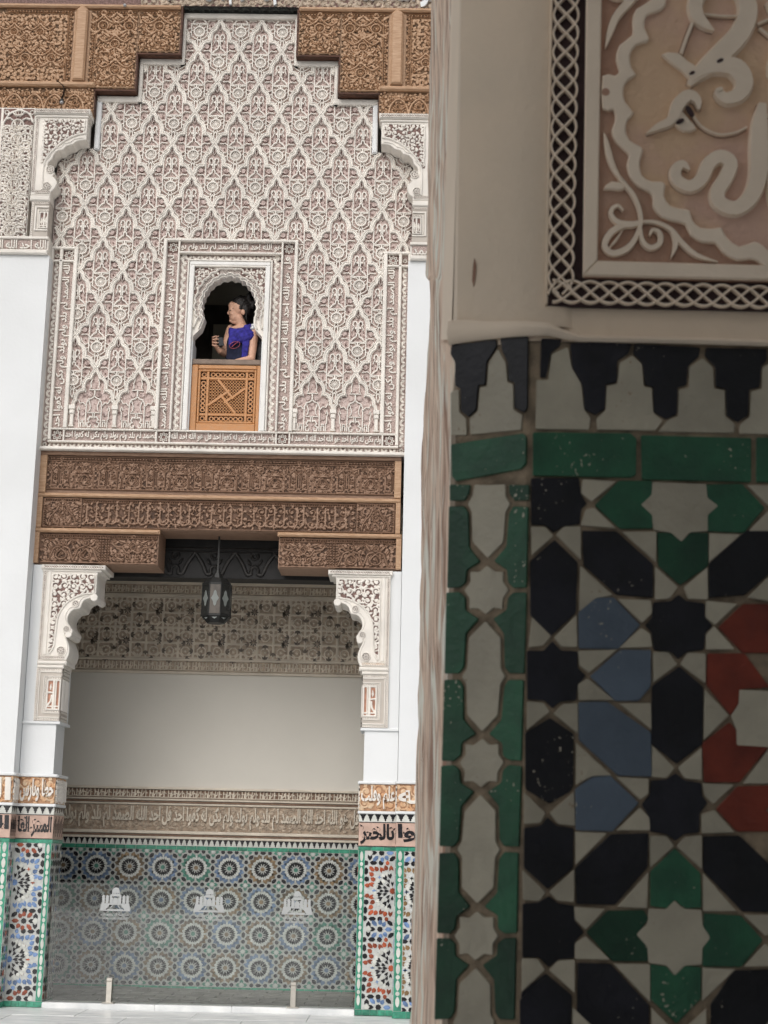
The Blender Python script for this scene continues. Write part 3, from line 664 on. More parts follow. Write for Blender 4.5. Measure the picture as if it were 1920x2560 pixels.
lbox('beam_moulding', -1.73, 1.70, 5.032, 5.068, -.012, .024, wood_lo); lbox('beam_moulding', -1.73, -1.662, 4.668, 5.03, -.012, .022, wood_hi); lbox('beam_moulding', 1.637, 1.70, 4.668, 5.03, -.012, .022, wood_hi)
lbox('beam', -1.735, 1.70, 4.325, 4.662, -.42, -.006, wood_lo)
lbox('beam_moulding', -1.735, 1.70, 4.625, 4.662, -.006, .034, wood_hi, .012); lbox('beam_moulding', -1.735, -1.68, 4.328, 4.623, -.006, .026, wood_hi); lbox('beam_moulding', 1.655, 1.70, 4.328, 4.623, -.006, .026, wood_hi)
st2 = arabesque(-1.3, 1.3, 4.35, 4.58, .095, .013, 11)+[([(-1.3, 4.605), (1.3, 4.605)], .006), ([(-1.3, 4.578), (1.3, 4.578)], .006), ([(-1.3, 4.336), (1.3, 4.336)], .012)]
st2 += [(s[0], s[1]) for s in [([(x, 4.59)], .012) for x in np.arange(-1.29, 1.3, .022)]]
for i in range(26):                            # tall letter stems and sweeping tails
    x = -1.25+i*.098+random.uniform(-.02, .02); st2 += [([(x, 4.40), (x, 4.56)], .017), (smooth([(x, 4.40), (x-.03, 4.375), (x-.07, 4.38), (x-.095, 4.41)], 3), .016)]
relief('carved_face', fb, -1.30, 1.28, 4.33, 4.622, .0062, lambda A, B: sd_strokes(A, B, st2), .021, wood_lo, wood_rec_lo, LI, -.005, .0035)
def endpanel(x0, x1, z0, z1):
    c, w, h = (x0+x1)/2, x1-x0, z1-z0; st = [([(x0+.01, z0+.01), (x1-.01, z0+.01), (x1-.01, z1-.01), (x0+.01, z1-.01), (x0+.01, z0+.01)], .008)]
    st += [([(x, z1-.024)], .012) for x in np.arange(x0+.02, x1-.01, .022)]+[([(x0+.01, z1-.04), (x1-.01, z1-.04)], .006)]
    st += [circ(c, z0+h*.48, .030, .010), circ(c, z1-.055, .028, .009), ([(c, z0+h*.58), (c, z1-.08)], .01)]
    for s in (-1, 1):
        st += [(smooth([(c+s*.03, z1-.06), (c+s*.05, z0+h*.6), (c+s*.11, z0+h*.35), (c+s*.13, z0+.03)], 3), .013), leaf(c+s*.06, z0+.03, 90-s*20, .09, .02), leaf(c+s*.03, z0+.03, 90, .06, .016), leaf(c+s*.12, z1-.05, 200 if s < 0 else -20, .07, .03), leaf(c+s*.1, z0+h*.55, 90-s*60, .06, .02), scroll(c+s*.08, z0+.06, .022, 0, 1.2, .009, s)]
        st += [([(x1-.022 if s > 0 else x0+.022, z)], .013) for z in np.arange(z0+.02, z1-.02, .022)]
    return st
for x0, x1 in ((-1.678, -1.302), (1.282, 1.652)):
    e = endpanel(x0, x1, 4.33, 4.622); fe = arabesque(x0+.02, x1-.02, 4.34, 4.575, .06, .0125, 212); relief('carved_face', fb, x0, x1, 4.33, 4.622, .0062, lambda A, B: sd_strokes(A, B, e), .021, wood_lo, wood_rec_lo, LI, -.005, .0035, fill=lambda A, B: sd_strokes(A, B, fe))
for sx in (-1, 1):
    f = front(FB, sx); A0, A1 = .565, 1.735 if sx < 0 else 1.715
    lbox('beam', A0, A1, 3.985, 4.322, -.42, 0, wood_lo, f=f)
    lbox('beam_moulding', A0-.012, A1, 4.282, 4.322, 0, .042, wood_hi, .014, f=f); lbox('beam_moulding', A1-.05, A1, 3.988, 4.28, 0, .032, wood_hi, f=f)
    f3 = arabesque(.58, 1.66, 4.0, 4.235, .072, .015, 213); st3 = []
    cx3 = .80
    st3 += [([(.575, 4.262), (1.66, 4.262)], .006), ([(.575, 4.238), (1.66, 4.238)], .006), ([(.575, 3.998), (1.66, 3.998)], .01)]+[([(x, 4.25)], .012) for x in np.arange(.585, 1.66, .022)]
    st3 += [circ(cx3, 4.25, .016, .010), (smooth([(cx3, 4.20), (cx3+.03, 4.165), (cx3, 4.12), (cx3-.03, 4.165), (cx3, 4.20)], 3), .011)]
    for s in (-1, 1): st3 += [(smooth([(cx3, 4.12), (cx3+s*.06, 4.10), (cx3+s*.1, 4.15), (cx3+s*.17, 4.16), (cx3+s*.2, 4.2)], 3), .014), scroll(cx3+s*.05, 4.065, .034, 90, 1.3, .013, s), leaf(cx3+s*.06, 4.19, 90-s*70, .1, .022), scroll(cx3+s*.15, 4.07, .034, 0, 1.3, .013, -s), leaf(cx3+s*.09, 4.02, 90-s*60, .08, .02), scroll(cx3+s*.18, 4.21, .02, 0, 1.2, .01, s), leaf(cx3+s*.02, 4.03, 90-s*10, .05, .016)]
    st3 += [([(x, z)], .016) for z in np.arange(4.01, 4.235, .025) for x in (1.03, 1.055, 1.085, 1.11)]
    for c in (1.245, 1.475):
        st3 += [circ(c, 4.185, .026, .011), (smooth([(c, 4.13), (c+.05, 4.075), (c+.035, 4.04), (c, 4.03), (c-.035, 4.04), (c-.05, 4.075), (c, 4.13)], 3), .013), ([(c, 4.10), (c+.02, 4.06)], .012)]
        for s in (-1, 1): st3 += [(smooth([(c+s*.02, 4.15), (c+s*.07, 4.13), (c+s*.09, 4.08), (c+s*.115, 4.02)], 3), .014), leaf(c+s*.05, 4.16, 90-s*40, .07, .022), scroll(c+s*.1, 4.21, .018, 0, 1.1, .009, s), leaf(c+s*.1, 4.12, 90-s*30, .06, .016)]
    relief('carved_face', f, A0+.008, A1-.052, 3.99, 4.28, .0062, lambda A, B: sd_strokes(A, B, st3), .022, wood_lo, wood_rec_lo, LI, .001, .0035, fill=lambda A, B: sd_strokes(A, B, f3))
# black inner beam with a row of carved vases
IB = thing('inner_beam', 'soot black inner beam with pale carved zigzag behind the lintel gap', 'beam', (0, 15.2, 3.96)); fi = front(15.2)
lbox('beam_body', -1.6, 1.6, 3.955, 4.45, -.25, 0, wood_black, parent=IB, f=fi)
vs = mat('dark carved wood', (.040, .037, .035), .6, .2, 20)
stb = [([(-.6, 4.245), (.6, 4.245)], .014), ([(-.6, 4.21), (.6, 4.21)], .008)]
for c in (-.47, .30, .68, -.09, -.85):
    for s in (-1, 1): stb += [(smooth([(c+s*.19, 4.20), (c+s*.12, 4.10), (c+s*.075, 4.0), (c+s*.035, 4.0)], 3), .028)]
    stb += [(smooth([(c-.035, 4.0), (c-.03, 4.055), (c, 4.075), (c+.03, 4.055), (c+.035, 4.0)], 3), .02), circ(c, 4.175, .03, .016), leaf(c-.04, 4.09, 120, .06, .02), leaf(c+.04, 4.09, 60, .06, .02)]
relief('carved_face', fi, -.6, .6, 3.97, 4.29, .008, lambda A, B: sd_strokes(A, B, stb), .02, vs, wood_black, IB, .002, .005)

# ------------------------------------------------------------------ brackets
def chain_fn(p, w):
    """little interlaced border used along the brackets (in own coordinates along/across)"""
    def fn(U_, V_):
        D = np.full(U_.shape, 9.)
        for ph in (0, pi): D = np.minimum(D, np.abs(V_-w*.33*np.sin(2*pi*U_/p+ph))/1.5-w*.075)
        return np.minimum(D, np.minimum(V_+w/2, w/2-V_)-w*.10)
    return fn
def chain(f, a0, a1, b0, b1, parent, d0, m_lo=None, p=.044):
    ver = (b1-b0) > (a1-a0); w = (a1-a0) if ver else (b1-b0); ca, cb2 = (a0+a1)/2, (b0+b1)/2; fn = chain_fn(p, w)
    return relief('interlace_border', f, a0, a1, b0, b1, .0042, (lambda A, B: fn(B, A-ca)) if ver else (lambda A, B: fn(A, B-cb2)), .007, cream, m_lo or rose_dark, parent, d0, .002)
low = [(-1.161, 3.663), (-1.218, 3.642), (-1.244, 3.605), (-1.26, 3.562), (-1.314, 3.552), (-1.352, 3.515), (-1.369, 3.459), (-1.355, 3.405), (-1.322, 3.366), (-1.316, 3.335), (-1.335, 3.312), (-1.372, 3.30), (-1.355, 3.25), (-1.334, 3.19), (-1.335, 3.13), (-1.352, 3.09), (-1.361, 3.072)]
low_arch = [(-1.121, 3.705), (-1.20, 3.70), (-1.278, 3.680), (-1.377, 3.62), (-1.43, 3.547), (-1.461, 3.466), (-1.470, 3.357), (-1.478, 3.21), (-1.516, 3.135)]
SIDE_TXT = {-1: 'left', 1: 'right'}
LB_LAB = {-1: 'white stucco bracket with three rosettes under the left end of the lintel', 1: 'white stucco bracket under the lintel beside the weathered timber, its lower border stained orange'}
for sx in (-1, 1):
    f = front(F1, -sx); BR = thing('stucco_bracket', LB_LAB[sx], 'bracket', (sx*1.5, F1, 2.52), 'carved stucco brackets')
    mb = MB(f); prof = [(-1.622, 3.968), (-1.104, 3.968), (-1.104, 3.915), (-1.117, 3.875), (-1.117, 3.69), (-1.124, 3.66), (-1.14, 3.655)]+smooth(low, 2)+[(-1.618, 3.072)]
    mb.plate(prof, -.40, .022, cream, .006); mb.build('bracket_body', BR)
    mb = MB(f); mb.box(-1.64, -1.04, 3.925, 3.968, -.39, .044, cream, .008); mb.box(-1.628, -1.075, 3.905, 3.924, -.39, .034, cream, .006); mb.build('corbel_moulding', BR)
    mb = MB(f); mb.ribbon(smooth(low_arch, 3), .02, .02, .036, cream, 'round'); mb.build('arch_rib', BR)
    ins_ = smooth([(x-.022-(.0 if z < 3.4 else 0), z+.024) for x, z in low[:-1]], 2)
    mb = MB(f); mb.ribbon(ins_, .013, .02, .030, cream, 'round'); mb.build('arch_rib', BR)
    def inside(a, b):
        xs = np.interp(b, [p[1] for p in low_arch[::-1]], [p[0] for p in low_arch[::-1]]); return (a < xs-.012) & (a > -1.53) & (b < 3.885) & (a < -1.132)
    st = arabesque(-1.54, -1.12, 3.12, 3.90, .088, .014, 50+sx)+[([(-1.528, 3.14), (-1.528, 3.883), (-1.134, 3.883), (-1.134, 3.71)], .012)]
    relief('arabesque_spandrel', f, -1.545, -1.12, 3.13, 3.895, .005, lambda A, B: sd_strokes(A, B, st), .014, cream, rose_dark, BR, .023, .003, inside)
    for (x, z, r) in ((-1.301, 3.605, .030), (-1.372, 3.366, .027), (-1.410, 3.165, .038)):
        mb = MB(f); mb.ribbon(ngon(x, z, r, 16), .011, .021, .036, cream, 'round', closed=True); mb.disc(x, z, r*.8, .021, .0245, rose_dark, 12)
        for k in range(8): mb.ribbon([(x+r*.18*cos(pi*k/4), z+r*.18*sin(pi*k/4)), (x+r*.72*cos(pi*k/4), z+r*.72*sin(pi*k/4))], [r*.14, r*.34], .024, .034, cream, 'flat')
        mb.build('rosette', BR)
    for x0, x1, z0, z1, n in ((-1.372, -1.328, 3.285, 3.345, 1), (-1.146, -1.118, 3.63, 3.70, 1)):
        mb = MB(f); mb.disc((x0+x1)/2, (z0+z1)/2, (z1-z0)/2, -.38, .034, cream, 12, .006); mb.build('lobe', BR)
    chain(f, -1.620, -1.588, 3.085, 3.925, BR, .023); chain(f, -1.61, -1.06, 3.931, 3.963, BR, .045); chain(f, -1.586, -1.375, 3.085, 3.115, BR, .023, rose_dark if sx < 0 else orange_ground)
    mb = MB(f); mb.box(-1.575, -1.545, 3.125, 3.905, .02, .03, cream, .004); mb.build('plaster_fillet', BR)
    mb = MB(f); mb.box(-1.624, -1.35, 3.035, 3.07, -.36, .036, cream, .012); mb.box(-1.622, -1.375, 3.0, 3.034, -.33, .026, cream, .01); mb.build('corbel_moulding', BR)
    # square block below
    mb = MB(f); mb.box(-1.624, -1.385, 2.517, 2.998, -.30, .018, grey_cream, .006); mb.build('bracket_block', BR)
    chain(f, -1.622, -1.600, 2.52, 2.998, BR, .0185); chain(f, -1.598, -1.39, 2.975, 2.997, BR, .0185); chain(f, -1.598, -1.39, 2.52, 2.543, BR, .0185)
    for q in ((-1.596, -1.586, 2.545, 2.973), (-1.584, -1.39, 2.962, 2.973), (-1.584, -1.39, 2.545, 2.556), (-1.552, -1.544, 2.585, 2.93), (-1.542, -1.39, 2.922, 2.93), (-1.542, -1.39, 2.585, 2.593)):
        mb = MB(f); mb.box(*q, .016, .027, cream, .002); mb.build('plaster_fillet', BR)
    chain(f, -1.542, -1.522, 2.595, 2.92, BR, .0185); chain(f, -1.520, -1.392, 2.90, 2.92, BR, .0185); chain(f, -1.520, -1.392, 2.595, 2.615, BR, .0185)
    stp = [([(-1.512, 2.62), (-1.512, 2.892), (-1.395, 2.892), (-1.395, 2.62), (-1.512, 2.62)], .018), ([(-1.452, 2.63), (-1.452, 2.89)], .022), ([(-1.43, 2.63), (-1.43, 2.89)], .012), ([(-1.51, 2.78), (-1.46, 2.775)], .014), (smooth([(-1.50, 2.66), (-1.475, 2.70), (-1.47, 2.75)], 3), .016), ([(-1.51, 2.65), (-1.40, 2.65)], .012), leaf(-1.48, 2.8, 90, .06, .02)]
    relief('letter_panel', f, -1.518, -1.39, 2.617, 2.898, .005, lambda A, B: sd_strokes(A, B, stp), .014, cream, mat('salmon tinted plaster ground', (.50, .27, .19), .9, .15, 20), BR, .019, .003)
    # fluted inner side of the block and body, facing the opening
    fs = (lambda X, s: (lambda a, b, d: (s*(X-d) if False else s*X+(-s)*d, F1+a, b)))(1.385, sx)
    stt = [([(x, 2.62), (x, 2.9)], .012) for x in np.arange(.02, .29, .03)]+[([(0, z), (.3, z)], .012) for z in (2.53, 2.56, 2.60, 2.925, 2.96, 2.985)]
    relief('side_panel', fs, .0, .29, 2.52, 2.996, .008, lambda A, B: sd_strokes(A, B, stt), .010, cream, grey_cream, BR, .001, .004)
up_prof = [(-1.44, 8.15), (-1.53, 8.135), (-1.572, 8.10), (-1.63, 8.085), (-1.66, 8.045), (-1.71, 8.035), (-1.75, 7.99), (-1.762, 7.945), (-1.795, 7.91), (-1.80, 7.865), (-1.745, 7.835), (-1.73, 7.79), (-1.748, 7.765), (-1.718, 7.74), (-1.70, 7.69), (-1.722, 7.635), (-1.757, 7.60)]
up_arch = [(-1.448, 8.215), (-1.53, 8.20), (-1.63, 8.15), (-1.715, 8.08), (-1.785, 8.0), (-1.825, 7.93), (-1.84, 7.86), (-1.842, 7.70), (-1.838, 7.62)]
UB_LAB = {-1: 'white scalloped stucco bracket under the left end of the stepped wooden frieze', 1: 'white scalloped stucco bracket at the right of the arched panel, half hidden by the timber'}
for sx in (-1, 1):
    f = front(F0, -sx); BR = thing('stucco_bracket', UB_LAB[sx], 'bracket', (sx*1.7, F0, 7.14), 'carved stucco brackets')
    mb = MB(f); prof = [(-1.962, 8.455), (-1.44, 8.455)]+smooth(up_prof, 2)+[(-1.757, 7.565), (-1.95, 7.565)]
    mb.plate(prof, -.17, .02, cream, .006); mb.build('bracket_body', BR)
    mb = MB(f); mb.box(-1.965, -1.415, 8.405, 8.462, -.17, .05, cream, .01); mb.box(-1.95, -1.43, 8.375, 8.404, -.17, .034, cream, .008); mb.build('corbel_moulding', BR)
    mb = MB(f); mb.ribbon(smooth(up_arch, 3), .022, .018, .036, cream, 'round'); mb.build('arch_rib', BR)
    mb = MB(f); mb.ribbon(smooth([(x-.025, z+.02) for x, z in up_prof[:10]], 2), .012, .018, .029, cream, 'round'); mb.build('arch_rib', BR)
    def inside(a, b):
        xs = np.interp(b, [p[1] for p in up_arch[::-1]], [p[0] for p in up_arch[::-1]]); return (a < xs-.012) & (a > -1.868) & (a < -1.458) & (b < 8.362)
    st = arabesque(-1.88, -1.44, 7.9, 8.38, .082, .013, 60+sx)+[([(-1.860, 7.93), (-1.860, 8.356), (-1.466, 8.356), (-1.466, 8.225)], .012)]
    relief('arabesque_spandrel', f, -1.875, -1.45, 7.90, 8.37, .005, lambda A, B: sd_strokes(A, B, st), .014, cream, rose_dark, BR, .021, .003, inside)
    for (x, z, r) in ((-1.773, 7.832, .036), (-1.795, 7.66, .036)):
        mb = MB(f); mb.ribbon(ngon(x, z, r, 16), .012, .019, .036, cream, 'round', closed=True); mb.disc(x, z, r*.8, .019, .0225, rose_dark, 12)
        for k in range(8): mb.ribbon([(x+r*.18*cos(pi*k/4), z+r*.18*sin(pi*k/4)), (x+r*.72*cos(pi*k/4), z+r*.72*sin(pi*k/4))], [r*.14, r*.34], .022, .034, cream, 'flat')
        mb.build('rosette', BR)
    chain(f, -1.945, -1.915, 7.60, 8.37, BR, .021); chain(f, -1.95, -1.43, 8.415, 8.45, BR, .051); chain(f, -1.91, -1.765, 7.585, 7.615, BR, .021)
    mb = MB(f); mb.box(-1.95, -1.755, 7.505, 7.562, -.16, .034, cream, .012); mb.build('corbel_moulding', BR)
    mb = MB(f); mb.box(-1.93, -1.757, 7.14, 7.503, -.16, .016, grey_cream, .005); mb.build('bracket_block', BR)
    chain(f, -1.928, -1.905, 7.142, 7.5, BR, .0165); chain(f, -1.903, -1.76, 7.475, 7.5, BR, .0165); chain(f, -1.85, -1.762, 7.40, 7.42, BR, .0165); chain(f, -1.87, -1.852, 7.22, 7.42, BR, .0165)
    for q in ((-1.892, -1.876, 7.20, 7.45), (-1.874, -1.76, 7.436, 7.45), (-1.874, -1.76, 7.20, 7.214)):
        mb = MB(f); mb.box(*q, .014, .028, cream, .002); mb.build('plaster_fillet', BR)
    stp = [([(-1.842, 7.228), (-1.842, 7.388), (-1.765, 7.388), (-1.765, 7.228), (-1.842, 7.228)], .014), ([(-1.80, 7.24), (-1.80, 7.38)], .016), leaf(-1.82, 7.26, 90, .08, .018), leaf(-1.78, 7.26, 90, .09, .018), ([(-1.83, 7.25), (-1.77, 7.25)], .012)]
    relief('letter_panel', f, -1.848, -1.76, 7.222, 7.395, .005, lambda A, B: sd_strokes(A, B, stp), .013, cream, rose_dark, BR, .0165, .003)

# carved arabesque panels either side, above the white walls
AP_LAB = {-1: 'tall panel of stacked palmettes above the white wall at the far left', 1: 'panel of stacked palmettes hidden behind the weathered timber'}
for sx in (-1, ):
    f = front(F0, -sx); AP = thing('palmette_panel', AP_LAB[sx], 'stucco panel', (sx*2.4, F0, 6.96))
    st = []
    for i in range(5):
        for j in range(-1, 11):
            x = -2.125-.185*(i-1)*1.0; z = 7.20+.157*j+(.0785 if i % 2 else 0)
            st += [(arc(x, z+.075, .058, -50, 230, 12, .062), .014), ([(x, z+.03), (x, z+.11)], .008)]
            for s in (-1, 1): st += [(smooth([(x+s*.005, z+.02), (x+s*.03, z+.04), (x+s*.022, z+.075), (x+s*.032, z+.105)], 3), [.010]*6+[.016]*4), circ(x+s*.017, z+.022, .011, .007, 8), leaf(x+s*.058, z+.06, 90-s*75, .06, .024), leaf(x+s*.04, z+.125, 90-s*60, .055, .018)]
            for q in range(7): st.append(([(x+.050*cos(pi*q/6), z+.08+.05*sin(pi*q/6)), (x+.036*cos(pi*q/6), z+.08+.036*sin(pi*q/6))], .005))
    lobe_c = -2.115
    def fn(A, B):
        D = sd_strokes(A, B, st); R_ = np.hypot((A-lobe_c)/.155, np.maximum(B-8.25, 0)/.20); ang = np.arctan2(np.maximum(B-8.25, 0)/.2, (A-lobe_c)/.155)
        ring = np.abs(R_-1.0-.03*np.abs(np.sin(5*ang)))*.15-.008; up = (B > 8.25) & (R_ > 1.05)
        corner = np.minimum(np.abs(np.hypot(np.abs(A-lobe_c)-.125, B-8.43)-.02)-.006, np.minimum(np.abs(np.hypot(A-lobe_c, B-8.455)-.022)-.008, np.abs(np.abs(A-lobe_c)*.6+(B-8.25)-.155)-.006))
        D = np.where(up, corner, D); return np.where(B > 8.25, np.minimum(D, ring), D)
    mb = MB(f); mb.box(-4.4, -1.965, 6.96, 8.485, -.30, 0, cream); mb.build('panel_back', AP)
    pf = arabesque(-2.275, -1.972, 7.15, 8.40, .055, .0115, 222)
    relief('palmette_carving', f, -2.275, -1.972, 7.142, 8.474, .005, fn, .02, cream, rose_dark, AP, .003, .003, fill=lambda A, B: np.where(B < 8.3, sd_strokes(A, B, pf), 9.), frac=.8, halo=.004)
    relief('palmette_carving', f, -2.95, -2.30, 7.142, 8.474, .009, lambda A, B: sd_strokes(A+.66, B, st), .02, cream, rose_dark, AP, .003, .004)
    mb = MB(f); mb.box(-4.4, -1.742, 7.112, 7.14, -.2, .03, cream, .006); mb.build('plaster_fillet', AP)
    mb = MB(f); mb.box(-4.4, -1.742, 6.957, 7.002, -.2, .045, cream, .01); mb.build('ledge', AP)
    mb = MB(f); mb.box(-4.4, -1.744, 7.003, 7.111, -.2, .002, cream); mb.build('band_back', AP)
    inscription('الله احد الله الصمد', -2.40, -1.76, 7.008, 7.106, AP, f, seed=70, d0=.006)
AP = thing('letter_frieze', 'short band of carved letters under the right upper bracket, against the timber', 'frieze', (1.9, F0, 6.90))
mb = MB(front(F0)); mb.box(1.742, 2.6, 7.003, 7.111, -.2, .002, cream); mb.box(1.742, 2.6, 6.957, 7.002, -.2, .045, cream, .01); mb.box(1.742, 2.6, 7.112, 7.14, -.2, .03, cream, .006); mb.box(1.965, 2.6, 7.14, 8.46, -.2, .003, cream); mb.build('band_back', AP)
inscription('الله الصمد', 1.76, 2.2, 7.008, 7.106, AP, front(F0), seed=71, d0=.006)

# ------------------------------------------------------------------ stepped wooden frieze at the top
WF = thing('wooden_frieze', 'stepped carved honey coloured wooden frieze along the top of the facade', 'frieze', (0, 14.6, 8.45))
YW = 14.565; fwd = front(YW)
def board(sx, a0, a1, b0, b1, st, depth=.022, hi=None, lo=None):
    f = front(YW, sx); a, b = a0, a1
    mb = MB(f); mb.box(a0, a1, b0, b1, -.2, 0, wood_hi); mb.build('board', WF); ff = arabesque(a0+.01, a1-.01, b0+.01, b1-.07, .078, .0165, int(b0*100))
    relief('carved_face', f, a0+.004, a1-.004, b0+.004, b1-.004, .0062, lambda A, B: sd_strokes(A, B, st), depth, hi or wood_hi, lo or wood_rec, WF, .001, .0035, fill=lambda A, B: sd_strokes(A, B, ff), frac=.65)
for sx in (-1, 1):
    def frame_beads(a0, a1, b0, b1, left=True, right=True):
        st = [([(x, b1-.045)], .018) for x in np.arange(a0+.03, a1-.02, .03)]+[([(a0, b1-.022), (a1, b1-.022)], .007), ([(a0, b1-.067), (a1, b1-.067)], .007)]
        if left: st += [([(a0+.028, z)], .019) for z in np.arange(b0+.03, b1-.06, .03)]+[([(a0+.052, b0), (a0+.052, b1-.07)], .007)]
        if right: st += [([(a1-.028, z)], .019) for z in np.arange(b0+.03, b1-.06, .03)]+[([(a1-.052, b0), (a1-.052, b1-.07)], .007)]
        return st
    def vase(x, z, k=1.0):
        st = [circ(x, z, .05*k, .016), circ(x, z, .024*k, .010), circ(x, z+.135*k, .026*k, .013)]
        for s in (-1, 1): st += [(smooth([(x, z+.115*k), (x+s*.05*k, z+.06*k), (x+s*.115*k, z+.03*k), (x+s*.17*k, z+.07*k)], 3), .018), (smooth([(x+s*.03*k, z-.055*k), (x+s*.085*k, z-.07*k), (x+s*.13*k, z-.03*k), (x+s*.12*k, z+.0)], 3), .018), leaf(x+s*.06*k, z+.08*k, 90-s*50, .1*k, .03), leaf(x+s*.03*k, z-.06*k, -90+s*60, .1*k, .028), scroll(x+s*.125*k, z-.085*k, .032*k, 0, 1.2, .013, s), leaf(x+s*.16*k, z+.02*k, -90+s*40, .07*k, .022)]
        return st+[leaf(x, z-.06*k, -90, .05*k, .026)]
    # board between post and step
    st = frame_beads(1.02, 1.485, 8.74, 9.60, False, True)+vase(1.10, 9.41)+vase(1.36, 9.41)[:]+vase(1.235, 9.21, .9)+vase(1.22, 8.93, 1.05)+arabesque(1.03, 1.42, 8.75, 8.84, .09, .014, 81)+arabesque(1.04, 1.42, 9.02, 9.12, .1, .014, 82)+[([(1.02, 8.745), (1.49, 8.745)], .012)]
    board(sx, 1.016, 1.488, 8.725, 9.612, [s for s in st])
    st = frame_beads(.6, 1.0, 9.13, 9.60, False, False)+vase(.80, 9.41)+arabesque(.61, 1.0, 9.135, 9.28, .1, .015, 84)+[([(.61, 9.138), (1.01, 9.138)], .012)]
    board(sx, .592, 1.013, 9.122, 9.612, st)
    # plain post with pointed top
    f = front(YW, sx); mb = MB(f); mb.plate([(1.512, 8.80), (1.632, 8.80), (1.632, 9.565), (1.572, 9.618), (1.512, 9.565)], 0, .06, wood_hi, .018); mb.build('post', WF)
    mb = MB(f); mb.box(1.49, 1.655, 8.70, 9.612, -.2, .004, wood_hi); mb.build('board', WF)
    st = frame_beads(1.66, 2.34, 8.80, 9.60, True, False)+[s for x in (1.86, 2.12) for s in vase(x, 9.05, .9)]+[s for x in (1.99, 2.25) for s in vase(x, 9.33, .8)]
    board(sx, 1.657, 2.75, 8.79, 9.612, st)
    mb = MB(f); mb.box(1.405, 2.75, 8.735, 8.787, 0, .055, wood_hi, .016); mb.build('beam_moulding', WF)
    mb = MB(f); mb.box(1.408, 2.75, 8.455, 8.734, -.2, 0, wood_hi); mb.build('board', WF)
    fk = arabesque(1.42, 2.7, 8.48, 8.72, .07, .015, 99); st = [([(1.41, 8.47), (2.7, 8.47)], .014)]
    for k in range(6):
        x = 1.60+.2*k; st += [(smooth([(x-.1, 8.50), (x-.07, 8.60), (x, 8.66), (x+.07, 8.60), (x+.1, 8.50)], 3), .02), circ(x, 8.575, .026, .012)]
        for s in (-1, 1): st += [leaf(x+s*.02, 8.54, 90-s*50, .06, .02), leaf(x, 8.53, -90+s*50, .05, .018), scroll(x+s*.085, 8.66, .03, 0, 1.2, .012, s)]
    st += arabesque(1.415, 1.515, 8.48, 8.72, .085, .014, 86)
    relief('carved_face', f, 1.412, 2.7, 8.459, 8.731, .0062, lambda A, B: sd_strokes(A, B, st), .022, wood_hi, wood_rec, WF, .001, .0035, fill=lambda A, B: sd_strokes(A, B, fk))
    for q in ((.586, 1.014, 9.106, 9.121), (1.0, 1.49, 8.709, 8.724)):       # dark red soffit boards
        mb = MB(f); mb.box(*q, -.135, .012, wood_red); mb.build('soffit', WF)
    for q in ((.572, .590, 9.106, 9.63, .010), (.998, 1.0145, 8.71, 9.105, .010), (1.40, 1.4065, 8.46, 8.733, .008)):
        mb = MB(f); mb.box(*q[:4], -.135, q[4], wood_red); mb.build('soffit', WF)
mb = MB(fwd); mb.box(-2.75, -.592, 9.59, 9.631, -.2, .045, wood_hi, .014); mb.build('beam_moulding', WF); mb = MB(fwd); mb.box(.592, 2.75, 9.59, 9.631, -.2, .045, wood_hi, .014); mb.build('beam_moulding', WF)
green_shade = mat('green wood soffit with painted shade', (.045, .05, .043), .6, .3, 25)  # green wood darkened: the soffit's shadow is put into its colour
relief('soffit', lambda a, b, d: (a, YW+b, 9.632-d), -.575, .575, -.02, .134, .01, lambda A, B: np.minimum(np.abs(np.hypot((A % .1)-.05, B-.06)-.035)-.008, np.abs(np.abs((A % .1)-.05)+np.abs(B-.06)-.07)-.006), .012, green_shade, wood_black, WF, 0, .005)
LF = thing('letter_frieze', 'band of big white carved lettering on brown above the stepped wooden frieze', 'frieze', (0, 14.6, 9.633))
mb = MB(fwd); mb.box(-2.75, 2.75, 9.633, 10.4, -.2, -.005, rose_dark); mb.build('band_back', LF)
stx = arabesque(-1.0, 2.3, 9.64, 9.98, .09, .018, 91); relief('leaf_carving', fwd, -1.0, 2.3, 9.636, 9.98, .009, lambda A, B: sd_strokes(A, B, stx), .012, orange_ground if False else brown_ground, rose_dark, LF, -.004, .004)
for k, s_ in enumerate(('ولم يكن له كفوا احد', 'الله الصمد لم يلد', 'قل هو الله احد')):
    mb = MB(fwd); add_text(mb, s_, -1.0+1.1*k, .06+1.1*k, 9.642, 9.98, .0, .04, white, True, .045); mb.build('lettering', LF)
# small camera fixed under the frieze and its cable
SC = thing('security_camera', 'tiny grey dome camera fixed to the left lower board of the wooden frieze', 'camera', (-1.72, YW-.06, 8.55))
mb = MB(fwd); mb.disc(-1.72, 8.567, .018, .02, .05, mat('grey plastic', (.35, .35, .36), .3, .05), 12, .01); mb.box(-1.735, -1.705, 8.58, 8.60, .01, .05, iron, .004); mb.build('dome', SC)
mb = MB(fwd); mb.ribbon(smooth([(-1.72, 8.60), (-1.705, 8.66), (-1.71, 8.73), (-1.78, 8.79)], 4), .010, .03, .065, iron, 'round'); mb.build('cable', SC)
mb = MB(fwd); mb.disc(-1.15, 9.612, .016, .045, .07, MATS['grey plastic'], 12, .01); tag(mb.build('spot_lamp'), 'tiny round spot lamp on the upper left moulding of the frieze', 'lamp')

